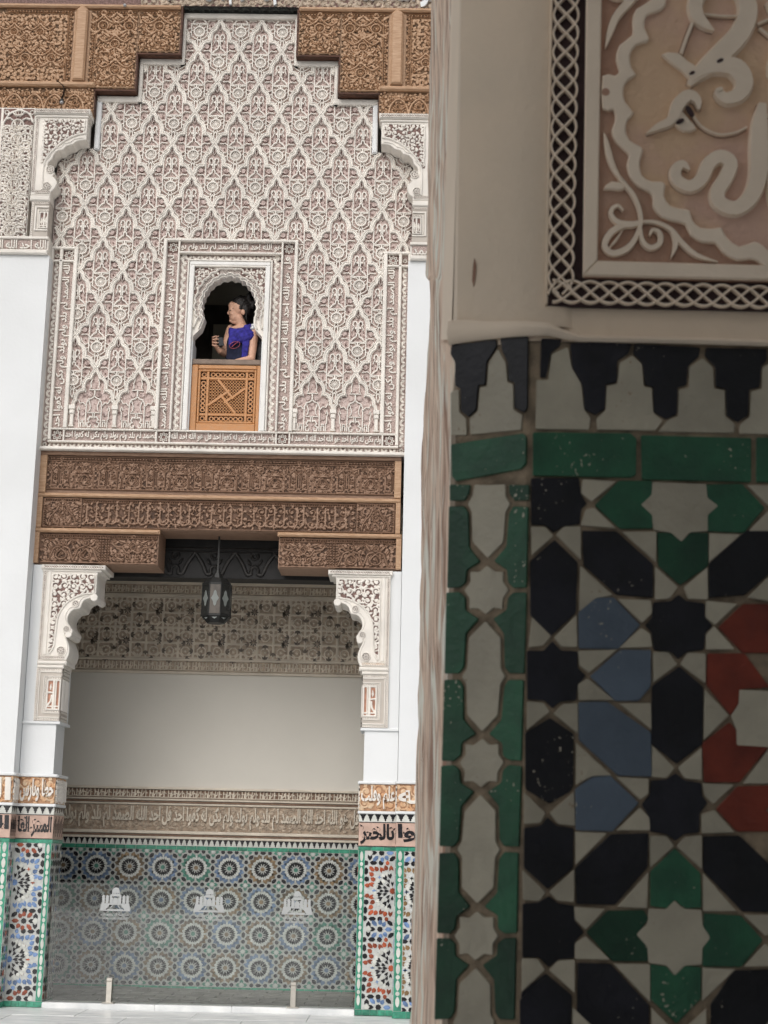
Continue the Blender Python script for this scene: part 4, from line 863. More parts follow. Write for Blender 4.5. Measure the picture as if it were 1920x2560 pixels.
# ------------------------------------------------------------------ cut tiles
def octo(r): return [(r*(1 if k % 2 == 0 else .80)*cos(pi*k/8), r*(1 if k % 2 == 0 else .80)*sin(pi*k/8)) for k in range(16)]
def hexa(l, w): return [(l, 0), (l*.42, w), (-l*.42, w), (-l, 0), (-l*.42, -w), (l*.42, -w)]
def shield(l, w): return [(l, 0), (l*.15, w), (-l*.7, w*.9), (-l, 0), (-l*.7, -w*.9), (l*.15, -w)]
def heart(l, w): return [(l, 0), (l*.1, w), (-l, w*.95), (-l*.45, 0), (-l, -w*.95), (l*.1, -w)]      # point outwards, notch inwards
def dart(l, w): return [(-l, 0), (l*.15, w), (l, w*.75), (l*.45, 0), (l, -w*.75), (l*.15, -w)]       # point inwards, notch outwards
def rot(p, t, x=0, y=0): c, s_ = cos(t), sin(t); return [(x+a*c-b*s_, y+a*s_+b*c) for a, b in p]
TM = {}
class Mosaic:
    """lays cut tiles on a face: the biggest become parts, the rest one joined part"""
    def __init__(s, fr, parent, budget=290, name='tile', h=.004): s.fr = fr; s.parent = parent; s.items = []; s.budget = budget; s.name = name; s.h = h
    def add(s, poly, m, key=None): s.items.append((poly, m))
    def clip(s, a0, a1, b0, b1):
        out = []
        for p, m in s.items:
            q = p
            for ax, sg, lim in ((0, 1, a0), (0, -1, -a1), (1, 1, b0), (1, -1, -b1)):
                r = []
                for i in range(len(q)):
                    u, v = q[i-1], q[i]; du, dv = sg*u[ax]-lim, sg*v[ax]-lim
                    if (du >= 0) != (dv >= 0): t = du/(du-dv); r.append((u[0]+(v[0]-u[0])*t, u[1]+(v[1]-u[1])*t))
                    if dv >= 0: r.append(v)
                q = r
                if len(q) < 3: break
            if len(q) >= 3 and area(q) > 1.2e-5: out.append((q, m))
        s.items = out
    def lay(s):
        it = sorted(s.items, key=lambda x: -area(x[0])*(1.0 if x[1] not in (t_white, t_white_shade) else .02)); big, rest = it[:s.budget], it[s.budget:]
        for p, m in big:
            mb = MB(s.fr); mb.plate(p, 0, s.h+random.uniform(-.0008, .0008), m, .0012); mb.build(s.name, s.parent)
        if rest:
            mb = MB(s.fr)
            for p, m in rest: mb.plate(p, 0, s.h-.001, m, 0)
            mb.build('small_tiles', s.parent, kind='stuff')
def area(p): return abs(sum(p[i-1][0]*p[i][1]-p[i][0]*p[i-1][1] for i in range(len(p))))/2
def merlons(f, a0, a1, b0, b1, n, parent, dark=None, parts=True):
    w = (a1-a0)/n; h = b1-b0; mb = MB(f); mb.box(a0, a1, b0, b1, 0, .002, t_white); mb.build('merlon_ground', parent)
    for k in range(n):
        c = a0+(k+.5)*w; q = [(-.44, 1), (.44, 1), (.30, .74), (.21, .64), (.21, .44), (.11, .40), (.11, .2), (0, .08), (-.11, .2), (-.11, .40), (-.21, .44), (-.21, .64), (-.30, .74)]
        mb = MB(f); mb.plate([(c+x*w, b0+y*h) for x, y in q], .002, .0045, dark or t_black, .0008); mb.build('merlon_tile', parent)
def tile_row(f, a0, a1, b0, b1, n, m, parent, h=.005, name='edge_tile'):
    w = (a1-a0)/n
    for k in range(n):
        mb = MB(f); mb.box(a0+k*w+.0012, a0+(k+1)*w-.0012, b0+.001, b1-.001, 0, h+random.uniform(-.0006, .0006), m, .0012); mb.build(name, parent)

# ------------------------------------------------------------------ niche back wall
NW = thing('niche_wall', 'shaded back wall of the niche with starry tile dado and carved plaster bands', 'wall', (0, BW, 0))
fn_ = front(BW); X0, X1 = -2.0, 1.75
mb = MB(fn_); mb.box(-3.2, 3.2, 0, 4.46, -.3, 0, shade_white); mb.build('wall_face', NW)
def nbox(name, b0, b1, d1, m, bev=.004, a0=X0, a1=X1): mb = MB(fn_); mb.box(a0, a1, b0, b1, .0005, d1, m, bev); return mb.build(name, NW)
nbox('tile_ground', .045, 1.388, .004, grout_shade, 0)
mz = Mosaic(lambda a, b, d: (a, BW-.004-d, b), NW, 295)
PX, PZ = .340, .3255
for i in range(-5, 6):
    for j in range(-1, 5):
        cx, cz = -1.351+PX*(i+4), .2345+PZ*j; u = PX
        col = (t_blue_shade if (i+j) % 2 else t_ochre_shade); cen = [t_ochre_shade, t_green_shade, t_blue_shade, t_ochre_shade][(i*2+j*3) % 4]
        if random.random() < .22: col = random.choice([t_blue_shade, t_ochre_shade, t_green_shade])
        if col is t_ochre_shade and random.random() < .3: col = t_ochre_shade
        def A(p, m): mz.add([(cx+x*u, cz+y*u*PZ/PX) for x, y in p], m)
        A(ngon(0, 0, .064, 12), cen)
        for k in range(12):
            t = pi/6*k; A(rot(dart(.086, .056), t, .178*cos(t), .178*sin(t)), t_black)
            A(rot([(-.075, 0), (-.03, .042), (.04, .050), (.065, 0), (.04, -.050), (-.03, -.042)], t, .305*cos(t), .305*sin(t)), t_white_shade)
            A(rot([(-.12, 0), (-.03, .022), (.10, .03), (.125, 0), (.10, -.03), (-.03, -.022)], t+pi/12, .222*cos(t+pi/12), .222*sin(t+pi/12)), t_white_shade)
        for q in range(4):
            for dg in (15.5, 34.5, 55.5, 74.5):
                t = radians(dg+90*q); A(rot(heart(.088, .070), t, .384*cos(t), .384*sin(t)), col)
            t = pi/2*q+pi/4; A(rot(hexa(.095, .052), t+pi/2, .355*sqrt(2)*cos(t), .355*sqrt(2)*sin(t)), t_black)
        for s in (0, 1):                       # shared edges: right and upper
            e = lambda x, y: (x, y) if s == 0 else (y, x)
            A(rot(hexa(.092, .052), pi/2 if s == 0 else 0, *e(.5, 0)), t_black)
            for w in (.205, -.205): A([(e(.5, w)[0]+x, e(.5, w)[1]+y) for x, y in octo(.066)], t_black)
        A([(.5+x, .5+y) for x, y in octo(.060)], t_white_shade)
        for q in range(4):
            t = pi/2*q; A(rot(heart(.062, .052), t, .5+.115*cos(t), .5+.115*sin(t)), t_green_shade)
mz.clip(X0, X1, .05, 1.386); mz.lay()
tile_row(fn_, X0, X1, 1.388, 1.428, 36, t_green, NW); tile_row(fn_, X0, X1, .012, .048, 28, t_green, NW)
merlons(fn_, X0, X1, 1.428, 1.494, 66, NW)
nbox('plaster_fillet', 1.494, 1.517, .02, cream_old); nbox('brown_band', 1.519, 1.542, .006, mat('dark brown painted plaster', (.25, .165, .12), .9, .15, 20)); nbox('plaster_fillet', 1.544, 1.574, .02, cream_old)
stn = arabesque(X0, X1, 1.58, 1.83, .10, .015, 101)
relief('band_carving', fn_, X0, X1, 1.576, 1.832, .0085, lambda A, B: sd_strokes(A, B, stn), .009, brown_ground, mat('deep brown plaster ground', (.42, .325, .245), .9, .15, 20), NW, .002, .005)
for k, s_ in enumerate(('احد الله الصمد لم يلد ولم يولد', 'ولم يولد ولم يكن له كفوا احد قل', 'قل هو الله احد الله الصمد لم يلد')):
    mb = MB(fn_); a = -1.72+1.02*k; add_text(mb, s_, a, a+1.0, 1.60, 1.822, .004, .024, cream_old, True, .03); mb.build('lettering', NW)
nbox('plaster_fillet', 1.834, 1.852, .02, cream_old); nbox('brown_band', 1.854, 1.878, .006, MATS['dark brown painted plaster']); nbox('plaster_fillet', 1.88, 1.898, .02, cream_old)
def kufic(T=.19, z0=1.90, z1=1.995):
    st = [([(0, z0+.012), (T, z0+.012)], .010)]
    for k, x in enumerate((.02, .055, .09, .125, .165)): st += [([(x, z0+.012), (x, z1-.012)], .010)]+([([(x+.008, z0+.03), (x+.022, z0+.055), (x+.022, z1-.02)], .007)] if k % 2 else [([(x, z0+.055), (x+.024, z0+.055), (x+.024, z0+.02)], .008)])
    return st
kf = kufic(); relief('kufic_band', fn_, X0, X1, 1.90, 1.99, .006, lambda A, B: sd_strokes(A, B, kf), .012, cream_old, MATS['dark brown painted plaster'], NW, .002, .004, tile=(.19, X0))
nbox('plaster_fillet', 1.992, 2.016, .03, cream_old)
# upper carved bands
nbox('plaster_fillet', 3.185, 3.212, .03, cream_old)
kf2 = [([(x, z+1.315), ] if False else [(x, z+1.315) for x, z in s[0]], s[1]) for s in kufic(.19, 1.90, 2.005)]
relief('kufic_band', fn_, X0, X1, 3.214, 3.322, .0065, lambda A, B: sd_strokes(A, B, kf2), .012, cream_old, brown_ground, NW, .002, .004, tile=(.19, X0))
nbox('plaster_fillet', 3.324, 3.345, .03, cream_old)
PG = .335; black_hole = mat('dark carved recess', (.24, .195, .155), .4, .3, 30)
def flor():
    st = []
    for x in (0, PG/2, PG): st.append(([(x, 3.34), (x, 4.0)], .020))
    for z in np.arange(3.347, 4.01, .161): st.append(([(0, z), (PG, z)], .020))
    for x in (0, PG/2, PG):
        for z in np.arange(3.347, 4.01, .322):
            st.append((ngon(x, z, .062, 8, pi/8)+[ngon(x, z, .062, 8, pi/8)[0]], .011))
    for x in (PG/4, PG*.75):
        for z in np.arange(3.4275, 4.0, .161): st.append((ngon(x, z, .046, 8, pi/8)+[ngon(x, z, .046, 8, pi/8)[0]], .009)); st.append(([(x, z)], .022))
    return st
fl = flor()
nbox('tile_ground', 3.347, 3.99, .004, brown_ground, 0)
relief('lattice_carving', fn_, X0, X1, 3.347, 3.99, .0085, lambda A, B: sd_strokes(A, B, fl), .009, cream_old, brown_ground, NW, .0045, .005, tile=(PG, X0+.03))
nleaf = 0; mbs = MB(fn_)
for i in range(int((X1-X0)/PG*2)+1):          # three-petalled buds cut into the lattice
    for j in range(8):
        x = X0+.03+PG/4+PG/2*i-(PG/4)*(j % 2); z = 3.347+.0805*j; dk = (i+2*j) % 5 != 0
        up = (i+j) % 4; t = up*pi/2
        for q, (l, w, dt) in enumerate(((.043, .0125, -40), (.047, .0125, 0), (.043, .0125, 40))):
            tt = t+radians(dt); p = rot([(-l*.1, 0), (l*.4, w), (l, 0), (l*.4, -w)], tt, x+.006*cos(tt), z+.006*sin(tt)); mbs.plate(p, .004, .0165 if dk else .018, black_hole if dk else cream_old, 0)
        if i % 2 == 0 and j % 4 == 2:
            for k in range(8): tt = pi/4*k; mbs.plate(rot([(.008, 0), (.026, .009), (.046, 0), (.026, -.009)], tt, x+PG/8, z+.02), .004, .0165, black_hole, 0)
mbs.build('inlaid_buds', NW, kind='stuff')
nbox('plaster_fillet', 3.992, 4.028, .03, cream_old)
kf3 = [([(x, (z-1.90)*.95+4.03) for x, z in s[0]], s[1]) for s in kufic(.19, 1.90, 2.0)]
relief('kufic_band', fn_, X0, X1, 4.03, 4.13, .0065, lambda A, B: sd_strokes(A, B, kf3), .012, cream_old, brown_ground, NW, .002, .004, tile=(.21, X0))
nbox('plaster_fillet', 4.132, 4.175, .05, cream_old); nbox('plaster_fillet', 4.178, 4.455, .03, wood_black)

# ------------------------------------------------------------------ tiled piers
P_LAB = {-1: 'tiled pier left of the niche with blue and brick red star mosaic', 1: 'tiled pier right of the niche with orange red star mosaic, beside the timber'}
def star_panel(mz, x0, zs, ring, eight, per, half=True, mirror=1):
    """sixteen-fold stars centred on the inner corner, eight-fold ones between"""
    R = ring; E = eight
    L = [(octo(.026), 0, .110, .245, t_black), (octo(.026), 0, .247, .242, t_black), (octo(.026), 0, .236, .100, t_black), (hexa(.036, .019), 0, .178, .244, t_black), (hexa(.036, .019), 90, .243, .170, t_black)]
    for t, r in ((72, .213), (52, .245), (36.5, .243), (29, .207)): L.append((shield(.026, .02), t, r*cos(radians(t)), r*sin(radians(t)), R))
    L += [(heart(.027, .02), 84, .018, .200, R), (heart(.027, .02), 60, .103, .186, R), (hexa(.034, .017), 45, .192, .190, R), (heart(.027, .02), 16, .192, .056, R), (shield(.026, .019), 12, .232, .045, R), (shield(.022, .018), 80, .052, .246, R)]
    for t, r, m in ((78, .134, 0), (58, .130, 0), (31, .128, 0), (14, .122, 0)): L.append((dart(.026, .02), t, r*cos(radians(t)), r*sin(radians(t)), t_black))
    for t, r in ((86, .062), (50, .064), (22, .075), (66, .092), (2, .055), (0, .100)): L.append((dart(.024, .013), t, r*cos(radians(t)), r*sin(radians(t)), t_black))
    L += [([(.022, 0), (.006, .006), (0, .022), (-.006, .006), (-.022, 0), (-.006, -.006), (0, -.022), (.006, -.006)], 8, .122, .118, E), ([(.022, 0), (.006, .006), (0, .022), (-.006, .006), (-.022, 0), (-.006, -.006), (0, -.022), (.006, -.006)], 8, .166, .0, E)]
    for t, r in ((44, .17), (56, .16), (33, .16), (8, .165), (20, .16), (70, .16), (44, .12)): L.append((shield(.022, .018), t, r*cos(radians(t)), r*sin(radians(t)), t_white))
    for z in zs:
        mz.add([(x0+x*mirror, z+y) for x, y in octo(.030)], R)
        for p, t, x, y, m in L:
            for s in (1, -1):
                q = rot([(.95*a, .95*b) for a, b in p], radians(t), x, y); mz.add([(x0+a*mirror, z+s*b) for a, b in q], m)
        for s in (1, -1):
            zc = z+s*per/2; c = .107
            if s < 0 and z != zs[-1]: continue
            mz.add([(x0+(c+x)*mirror, zc+y) for x, y in octo(.027)], t_black)
            for k, (x, y, sh, t, m) in enumerate([(.052, .052, hexa(.034, .017), 45, E), (.052, -.052, hexa(.034, .017), -45, E), (-.076, 0, hexa(.034, .018), 0, E), (-.036, .046, shield(.024, .018), 118, E), (0, .062, shield(.024, .018), 80, E), (-.048, -.045, shield(.024, .018), 235, E), (-.008, -.062, shield(.024, .018), 265, E),
                                                  (-.088, .055, hexa(.034, .017), 40, t_black), (-.098, -.05, hexa(.034, .017), -40, t_black), (.104, .045, heart(.025, .02), 90, t_black), (.104, -.045, heart(.025, .02), -90, t_black), (.064, 0, heart(.024, .019), 180, t_black), (.104, 0, octo(.024), 0, t_white)]):
                q = rot(sh, radians(t), x, y); mz.add([(x0+(c+a)*mirror, zc+b) for a, b in q], m)
def bead_strip(f, a0, a1, b0, b1, parent):
    mb = MB(f); mb.box(a0, a1, b0, b1, 0, .003, t_green, .001); mb.build('green_strip', parent)
    c, w, z, k = (a0+a1)/2, (a1-a0)*.5, b0+.03, 0
    while z < b1-.03:
        l = .046 if k % 2 == 0 else .020
        if z+l > b1: break
        mb = MB(f); mb.plate([(c+w*.52*x, z+l+l*y) for x, y in ((0, -1), (.6, -.75), (1, -.3), (1, .3), (.6, .75), (0, 1), (-.6, .75), (-1, .3), (-1, -.3), (-.6, -.75))], .003, .0055, t_white, .001); mb.build('bead_tile', parent); z += 2*l+.003; k += 1
for sx in (-1, 1):
    f1 = front(F1, -sx); f0 = front(F0, -sx)   # written for the left pier, mirrored for the right
    TP = thing('tiled_pier', P_LAB[sx], 'pier', (sx*1.55, F1, 0), 'tiled piers either side of the niche')
    ring, eight = (t_blue, t_red) if sx < 0 else (t_red, t_blue)
    # core, stepping forward towards the outside
    mb = MB(f1); mb.box(-1.722, -1.385, 0, 2.035, -.43, -.0005, grout_w); mb.build('pier_core', TP)
    mb = MB(f0); mb.box(-4.4, -1.7235, 0, 2.033, -.6, -.0005, grout_w); mb.build('pier_core', TP)
    mzp = Mosaic(f1, TP, 230); star_panel(mzp, -1.700, (1.071, .405), ring, eight, .666); mzp.clip(-1.715, -1.444, .052, 1.418); mzp.lay()
    bead_strip(f1, -1.442, -1.387, .052, 1.42, TP)
    tile_row(f1, -1.722, -1.385, 1.421, 1.455, 3, t_green, TP); tile_row(f1, -1.722, -1.383, -.0, .05, 5, t_green, TP, .008)
    mz0 = Mosaic(f0, TP, 70); star_panel(mz0, -1.99, (1.071, .405), t_blue if sx < 0 else t_ochre, t_ochre if sx < 0 else t_blue, .666); star_panel(mz0, -2.52, (1.071, .405), t_blue if sx < 0 else t_ochre, t_ochre if sx < 0 else t_blue, .666); star_panel(mz0, -3.05, (1.071, .405), t_red, t_blue, .666); mz0.clip(-3.4, -1.80, .06, 1.418); mz0.lay()
    bead_strip(f0, -1.795, -1.727, .062, 1.42, TP)
    tile_row(f0, -4.3, -1.722, 1.421, 1.46, 22, t_green, TP); tile_row(f0, -4.3, -1.722, 0, .06, 22, t_green, TP, .008)
    # glancing inner faces: thin tile strips
    for X, Y0, dep, z1 in ((-1.385, F1, .43, 1.42), (-1.7225, F0, .195, 1.42)):
        fs = (lambda X, Y0, s: (lambda a, b, d: (-s*(X+d), Y0+a, b)))(X, Y0, sx)
        mb = MB(fs)
        z = .06
        while z < z1-.05:
            for q in range(3 if dep < .3 else 6):
                a = dep*(q+.5)/(3 if dep < .3 else 6); m = random.choice([t_black, t_black, t_white, ring, t_white, eight, t_green]) if random.random() < .9 else t_black
                mb.plate([(a+.026*x, z+.03+.03*y) for x, y in ((0, -1), (1, -.4), (1, .4), (0, 1), (-1, .4), (-1, -.4))], .0005, .004, m, .001)
            z += .068
        mb.build('return_face_tiles', TP, kind='stuff')
        mb = MB(fs); mb.box(.002, dep, 1.421, 1.455, 0, .004, t_green, .001); mb.build('edge_tile', TP); mb = MB(fs); mb.box(.002, dep, 0, .05, 0, .006, t_green, .001); mb.build('edge_tile', TP)
        mb = MB(fs); mb.box(.004, dep, 1.457, 1.672, 0, .003, t_pink, 0); mb.build('clay_panel', TP)
        mb = MB(fs)
        for k in range(14): mb.ribbon([(dep*(k+.5)/14, 1.48+.03*(k % 3)), (dep*(k+.5)/14, 1.60+.02*(k % 4))], .012, .003, .005, t_black, 'flat')
        mb.build('black_script', TP, kind='stuff')
        mb = MB(fs); mb.box(.002, dep, 1.676, 1.742, 0, .003, t_white); mb.build('merlon_ground', TP); mb = MB(fs)
        for k in range(5 if dep > .3 else 3):
            w = dep/(5 if dep > .3 else 3); c = (k+.5)*w; mb.plate([(c-w*.45, 1.742), (c+w*.45, 1.742), (c, 1.69)], .003, .005, t_black)
        mb.build('merlon_tile', TP)
        sto = [([(x, 1.80), (x, 1.98)], .012) for x in np.arange(.02, dep, .034)]+arabesque(.01, dep-.01, 1.78, 1.99, .06, .01, 120)
        relief('script_carving', fs, .004, dep, 1.773, 2.008, .008, lambda A, B: sd_strokes(A, B, sto), .012, cream, orange_ground, TP, .001, .004)
        mb = MB(fs); mb.box(-.012, dep, 2.01, 2.036, 0, .022, white, .006); mb.box(-.01, dep, 1.745, 1.77, 0, .016, white, .005); mb.build('plaster_fillet', TP)
    # bands of script
    for (f, a0, a1, n, sb, so, w0) in ((f1, -1.722, -1.385, 5, 'المنير العا' if sx < 0 else 'بالحبر', 'خطا ونارس' if sx < 0 else 'علم وقلب', 0), (f0, -2.95, -1.7225, 15, 'العالم المنير' if sx < 0 else 'الصبر علم وا', 'الله بنيانا' if sx < 0 else 'هو الملك له', 1)):
        mb = MB(f); mb.box(a0, a1, 1.457, 1.672, 0, .003, t_pink, .001); mb.build('clay_panel', TP)
        mb = MB(f); mb.box(a0, a1, 1.457, 1.463, .003, .006, t_black); mb.box(a0, a1, 1.668, 1.674, .003, .006, t_black); mb.build('black_line', TP)
        mb = MB(f); e0, e1 = a0+.02, a1-.012
        fx = (lambda F_: (lambda a, b, d: F_(-a if False else a, b, d)))(f)
        if sx < 0: add_text(mb, sb, e0, e1, 1.475, 1.66, .003, .0065, t_black, True, .035)
        else:                                  # lettering is never mirrored: write it in a plain frame
            mb = MB(front(F1 if w0 == 0 else F0)); add_text(mb, sb, -e1, -e0, 1.475, 1.66, .003, .0065, t_black, True, .035)
        mb.build('black_script', TP)
        mb = MB(f); r_ = random.Random(5)
        for k in range(int((a1-a0)/.030)):
            x = a0+.02+.030*k; z = 1.575+r_.uniform(-.02, .075); mb.plate(rot([(-.013, 0), (0, .008), (.013, 0), (0, -.008)], r_.uniform(0, 3), x, z), .003, .0055, t_black)
            mb.ribbon(arc(x, z-.02, .022, r_.uniform(0, 180), r_.uniform(200, 330), 6), .003, .003, .005, t_black, 'flat')
        mb.build('leaf_inlay', TP, kind='stuff')
        merlons(f, a0, a1, 1.675, 1.743, n, TP)
        mb = MB(f); mb.box(a0, a1+.012, 1.745, 1.770, 0, .018, white, .005); mb.build('plaster_fillet', TP)
        sto = arabesque(a0, a1, 1.775, 2.005, .11, .020, 130+w0)
        relief('leaf_carving', f, a0, a1, 1.772, 2.008, .0055, lambda A, B: sd_strokes(A, B, sto), .010, orange_ground, mat('deep orange plaster ground', (.47, .27, .16), .9, .15, 20), TP, .001, .004)
        mb = MB(f if sx < 0 else front(F1 if w0 == 0 else F0))
        if sx < 0: add_text(mb, so, e0, e1, 1.79, 1.995, .004, .026, cream, True, .03)
        else: add_text(mb, so, -e1, -e0, 1.79, 1.995, .004, .026, cream, True, .03)
        mb.build('script_carving', TP)
        mb = MB(f); mb.box(a0, a1+.014, 2.010, 2.037, 0, .026, white, .006); mb.build('plaster_fillet', TP)

# ------------------------------------------------------------------ floor slabs, step, glass barrier
CF = thing('paving', 'pale marble paving slabs in front of the niche', 'paving', (0, 14, -.012))
flat = lambda a, b, d: (a, b, d)
for j in range(3):
    for i in range(9):
        x0 = -3.9+i*.98+(.45 if j % 2 else 0); y0 = 14.68-.62*(j+1)
        if j == 0 and False: continue
        mb = MB(flat); mb.box(x0+.002, x0+.977, y0+.002, y0+.617, -.012, random.uniform(-.002, .001), marble, .003); mb.build('slab', CF)
ST = thing('marble_step', 'low pale marble step under the glass barrier', 'step', (0, 14.75, 0))
xs = [-1.383, -.38, .30, 1.383]
for k in range(3): mb = MB(flat); mb.box(xs[k]+.001, xs[k+1]-.001, 14.688, 14.90, -.01, .046+.001*k, marble, .006); mb.build('slab', ST)
NP = thing('niche_paving', 'small grey stone pavers on the niche floor behind the glass', 'paving', (0, 15.8, .015))
for j in range(9):
    for i in range(13):
        x0 = -2.0+i*.29+(.145 if j % 2 else 0); y0 = 14.91+.198*j
        mb = MB(lambda a, b, d: (a+(b-14.9)*.0, b, d)); mb.box(x0+.004, x0+.286, y0+.004, y0+.194, .01, .030+random.uniform(-.003, .003), paver, .004); mb.build('paver', NP)
GB = thing('glass_barrier', 'frameless glass barrier closing the niche between the tiled piers', 'barrier', (0, 14.75, .046))
gm = bpy.data.materials.new('barrier glass'); gm.use_nodes = True; n = gm.node_tree.nodes; L = gm.node_tree.links; n.remove(n['Principled BSDF'])
tr = n.new('ShaderNodeBsdfTransparent'); tr.inputs[0].default_value = (.88, .92, .90, 1); gl = n.new('ShaderNodeBsdfGlossy'); gl.inputs['Roughness'].default_value = .03; gl.inputs[0].default_value = (1, 1, 1, 1)
df = n.new('ShaderNodeBsdfTranslucent'); df.inputs[0].default_value = (.75, .77, .76, 1); d2 = n.new('ShaderNodeBsdfDiffuse'); d2.inputs[0].default_value = (.72, .74, .73, 1)
fz = n.new('ShaderNodeFresnel'); fz.inputs[0].default_value = 1.55; m1 = n.new('ShaderNodeMixShader'); m2 = n.new('ShaderNodeMixShader'); m2.inputs[0].default_value = .05
L.new(fz.outputs[0], m1.inputs[0]); L.new(tr.outputs[0], m1.inputs[1]); L.new(gl.outputs[0], m1.inputs[2]); L.new(m1.outputs[0], m2.inputs[1]); L.new(d2.outputs[0], m2.inputs[2]); L.new(m2.outputs[0], n['Material Output'].inputs[0])
fg = front(14.755)
for a0, a1, z1 in ((-1.36, .02, 1.085), (.024, 1.365, 1.078)):
    mb = MB(fg); mb.quads([(a0, .048, 0), (a1, .048, 0), (a1, z1, 0), (a0, z1, 0)], [(0, 1, 2, 3)], gm); mb.build('glass_pane', GB)
frost = mat('frosted white film', (.40, .41, .41), .6, .02, 10)
for cx, cz in ((-.79, .84), (.055, .848), (.845, .845)):
    k = .00293*.1; f = lambda a, b, d: (cx+a, 14.7535-d, cz+b); mb = MB(f); T = .0012
    def pl(*pts): mb.plate(pts, 0, T, frost)
    pl((-.139, 0), (.139, 0), (.137, .010), (-.137, .010)); pl((-.137, .0105), (-.085, .0105), (-.052, .052), (-.052, .066), (-.126, .066)); pl((.085, .0105), (.137, .0105), (.126, .066), (.052, .066), (.052, .052))
    pl((-.075, .0105), (.075, .0105), (.068, .017), (-.068, .017)); pl((-.050, .019), (-.043, .019), (-.020, .048), (-.028, .052)); pl((.043, .019), (.050, .019), (.028, .052), (.020, .048)); pl((-.051, .0535), (.051, .0535), (.051, .064), (-.051, .064))
    for x0, x1 in ((-.120, -.097), (-.088, -.062), (.062, .088), (.097, .120)): pl((x0, .0665), (x1, .0665), (x1, .130), ((x0+x1)/2, .140), (x0, .130))
    pl((-.052, .0645), (-.024, .0645), (-.024, .118), (-.034, .118), (-.034, .15), (-.052, .135)); pl((.024, .0645), (.052, .0645), (.052, .135), (.034, .15), (.034, .118), (.024, .118))
    pl((-.022, .0645), (.022, .0645), (.022, .100), (.012, .116), (-.012, .116), (-.022, .100)); pl((-.033, .1505), (-.033, .128), (.033, .128), (.033, .1505))
    pl((-.034, .158), (.034, .158), (.034, .176), (.025, .196), (.008, .206), (-.008, .206), (-.025, .196), (-.034, .176))
    for x in (-.034, -.019, -.005, .010, .025): pl((x, .151), (x+.009, .151), (x+.009, .1575), (x, .1575))
    mb.build('frosted_emblem', GB)
    mb = MB(f); add_text(mb, 'مدرسة ابن يوسف', -.125, .125, -.048, -.012, 0, .0012, frost, True, .03, dots=True); mb.build('frosted_lettering', GB)
    mb = MB(f); add_text(mb, 'MADRASA BEN YOUSSEF', -.112, .112, -.074, -.056, 0, .0012, frost, False, .02); mb.build('frosted_lettering', GB)
for x, lb in ((-.798, 'short square steel glass clamp post standing near the left pier'), (.838, 'short square steel glass clamp post standing near the right pier')):
    GP = thing('steel_post', lb, 'post', (x, 14.735, .047), 'steel posts holding the glass')
    f = lambda a, b, d: (x+a, 14.735-d, b)
    mb = MB(f); mb.box(-.024, .024, .056, .235, -.015, .022, steel, .002); mb.build('post_body', GP)
    mb = MB(f); mb.box(-.027, .027, .236, .268, -.018, .026, steel, .004); mb.build('post_cap', GP)
    mb = MB(f); mb.box(-.052, .052, .047, .058, -.02, .05, steel, .002); mb.build('base_plate', GP)
# lantern
LN = thing('hanging_lantern', 'eight sided black iron lantern with pale lozenge panes hanging under the lintel', 'lantern', (-.028, 14.98, 3.5))
lx, ly = -.028, 14.98
def prism(name, r0, z0, r1, z1, m, n_=8, parent=LN):
    mb = MB(flat); V = [(lx+r0*cos(2*pi*(k+.5)/n_), ly+r0*sin(2*pi*(k+.5)/n_), z0) for k in range(n_)]+[(lx+r1*cos(2*pi*(k+.5)/n_), ly+r1*sin(2*pi*(k+.5)/n_), z1) for k in range(n_)]
    mb.quads(V, [(k, (k+1) % n_, n_+(k+1) % n_, n_+k) for k in range(n_)]+[tuple(range(n_))[::-1], tuple(range(n_, 2*n_))], m); return mb.build(name, parent)
R0 = .142
prism('lantern_base', .085, 3.487, R0-.004, 3.545, iron); prism('lantern_roof', R0-.004, 3.865, .095, 3.915, iron); prism('lantern_cap', .06, 3.917, .045, 3.96, iron); prism('lantern_cap', .03, 3.961, .02, 4.0, iron)
prism('lantern_band', R0, 3.547, R0, 3.565, iron); prism('lantern_band', R0, 3.845, R0, 3.863, iron)
pale = mat('pale lantern glass', (.17, .185, .175), .2, .1, 12); dk = mat('smoky lantern glass', (.02, .021, .02), .15, .2, 12); brn = mat('tinted lantern glass', (.075, .06, .047), .2, .2, 12)
for k in range(8):
    t = 2*pi*k/8; hw = R0*cos(pi/8); f = (lambda t: (lambda a, b, d: (lx+(hw+d)*cos(t)-a*sin(t), ly+(hw+d)*sin(t)+a*cos(t), b)))(t); w = R0*sin(pi/8)
    mb = MB(f); mb.box(-w+.004, w-.004, 3.567, 3.843, -.004, 0, brn if k == 6 else dk, 0); pn = mb.build('lantern_pane', LN)
    mb = MB(f); mb.plate([(0, 3.635), (.012, 3.65), (.018, 3.68), (.038, 3.712), (.018, 3.745), (.012, 3.775), (0, 3.79), (-.012, 3.775), (-.018, 3.745), (-.038, 3.712), (-.018, 3.68), (-.012, 3.65)], .0, .003, pale); mb.build('lozenge_pane', pn)
    mb = MB(f); mb.plate([(-.04, 3.542), (.04, 3.542), (0, 3.518)], -.018, -.012, pale); mb.build('lower_pane', LN)
    t2 = t+pi/8; f2 = (lambda t: (lambda a, b, d: (lx+(R0+d)*cos(t)-a*sin(t), ly+(R0+d)*sin(t)+a*cos(t), b)))(t2)
    mb = MB(f2); mb.box(-.005, .005, 3.545, 3.865, -.006, .004, iron); mb.build('lantern_bar', LN)
mb = MB(front(ly)); mb.box(lx-.008, lx+.008, 4.0, 4.33, -.008, .008, iron); mb.build('hanging_rod', LN)

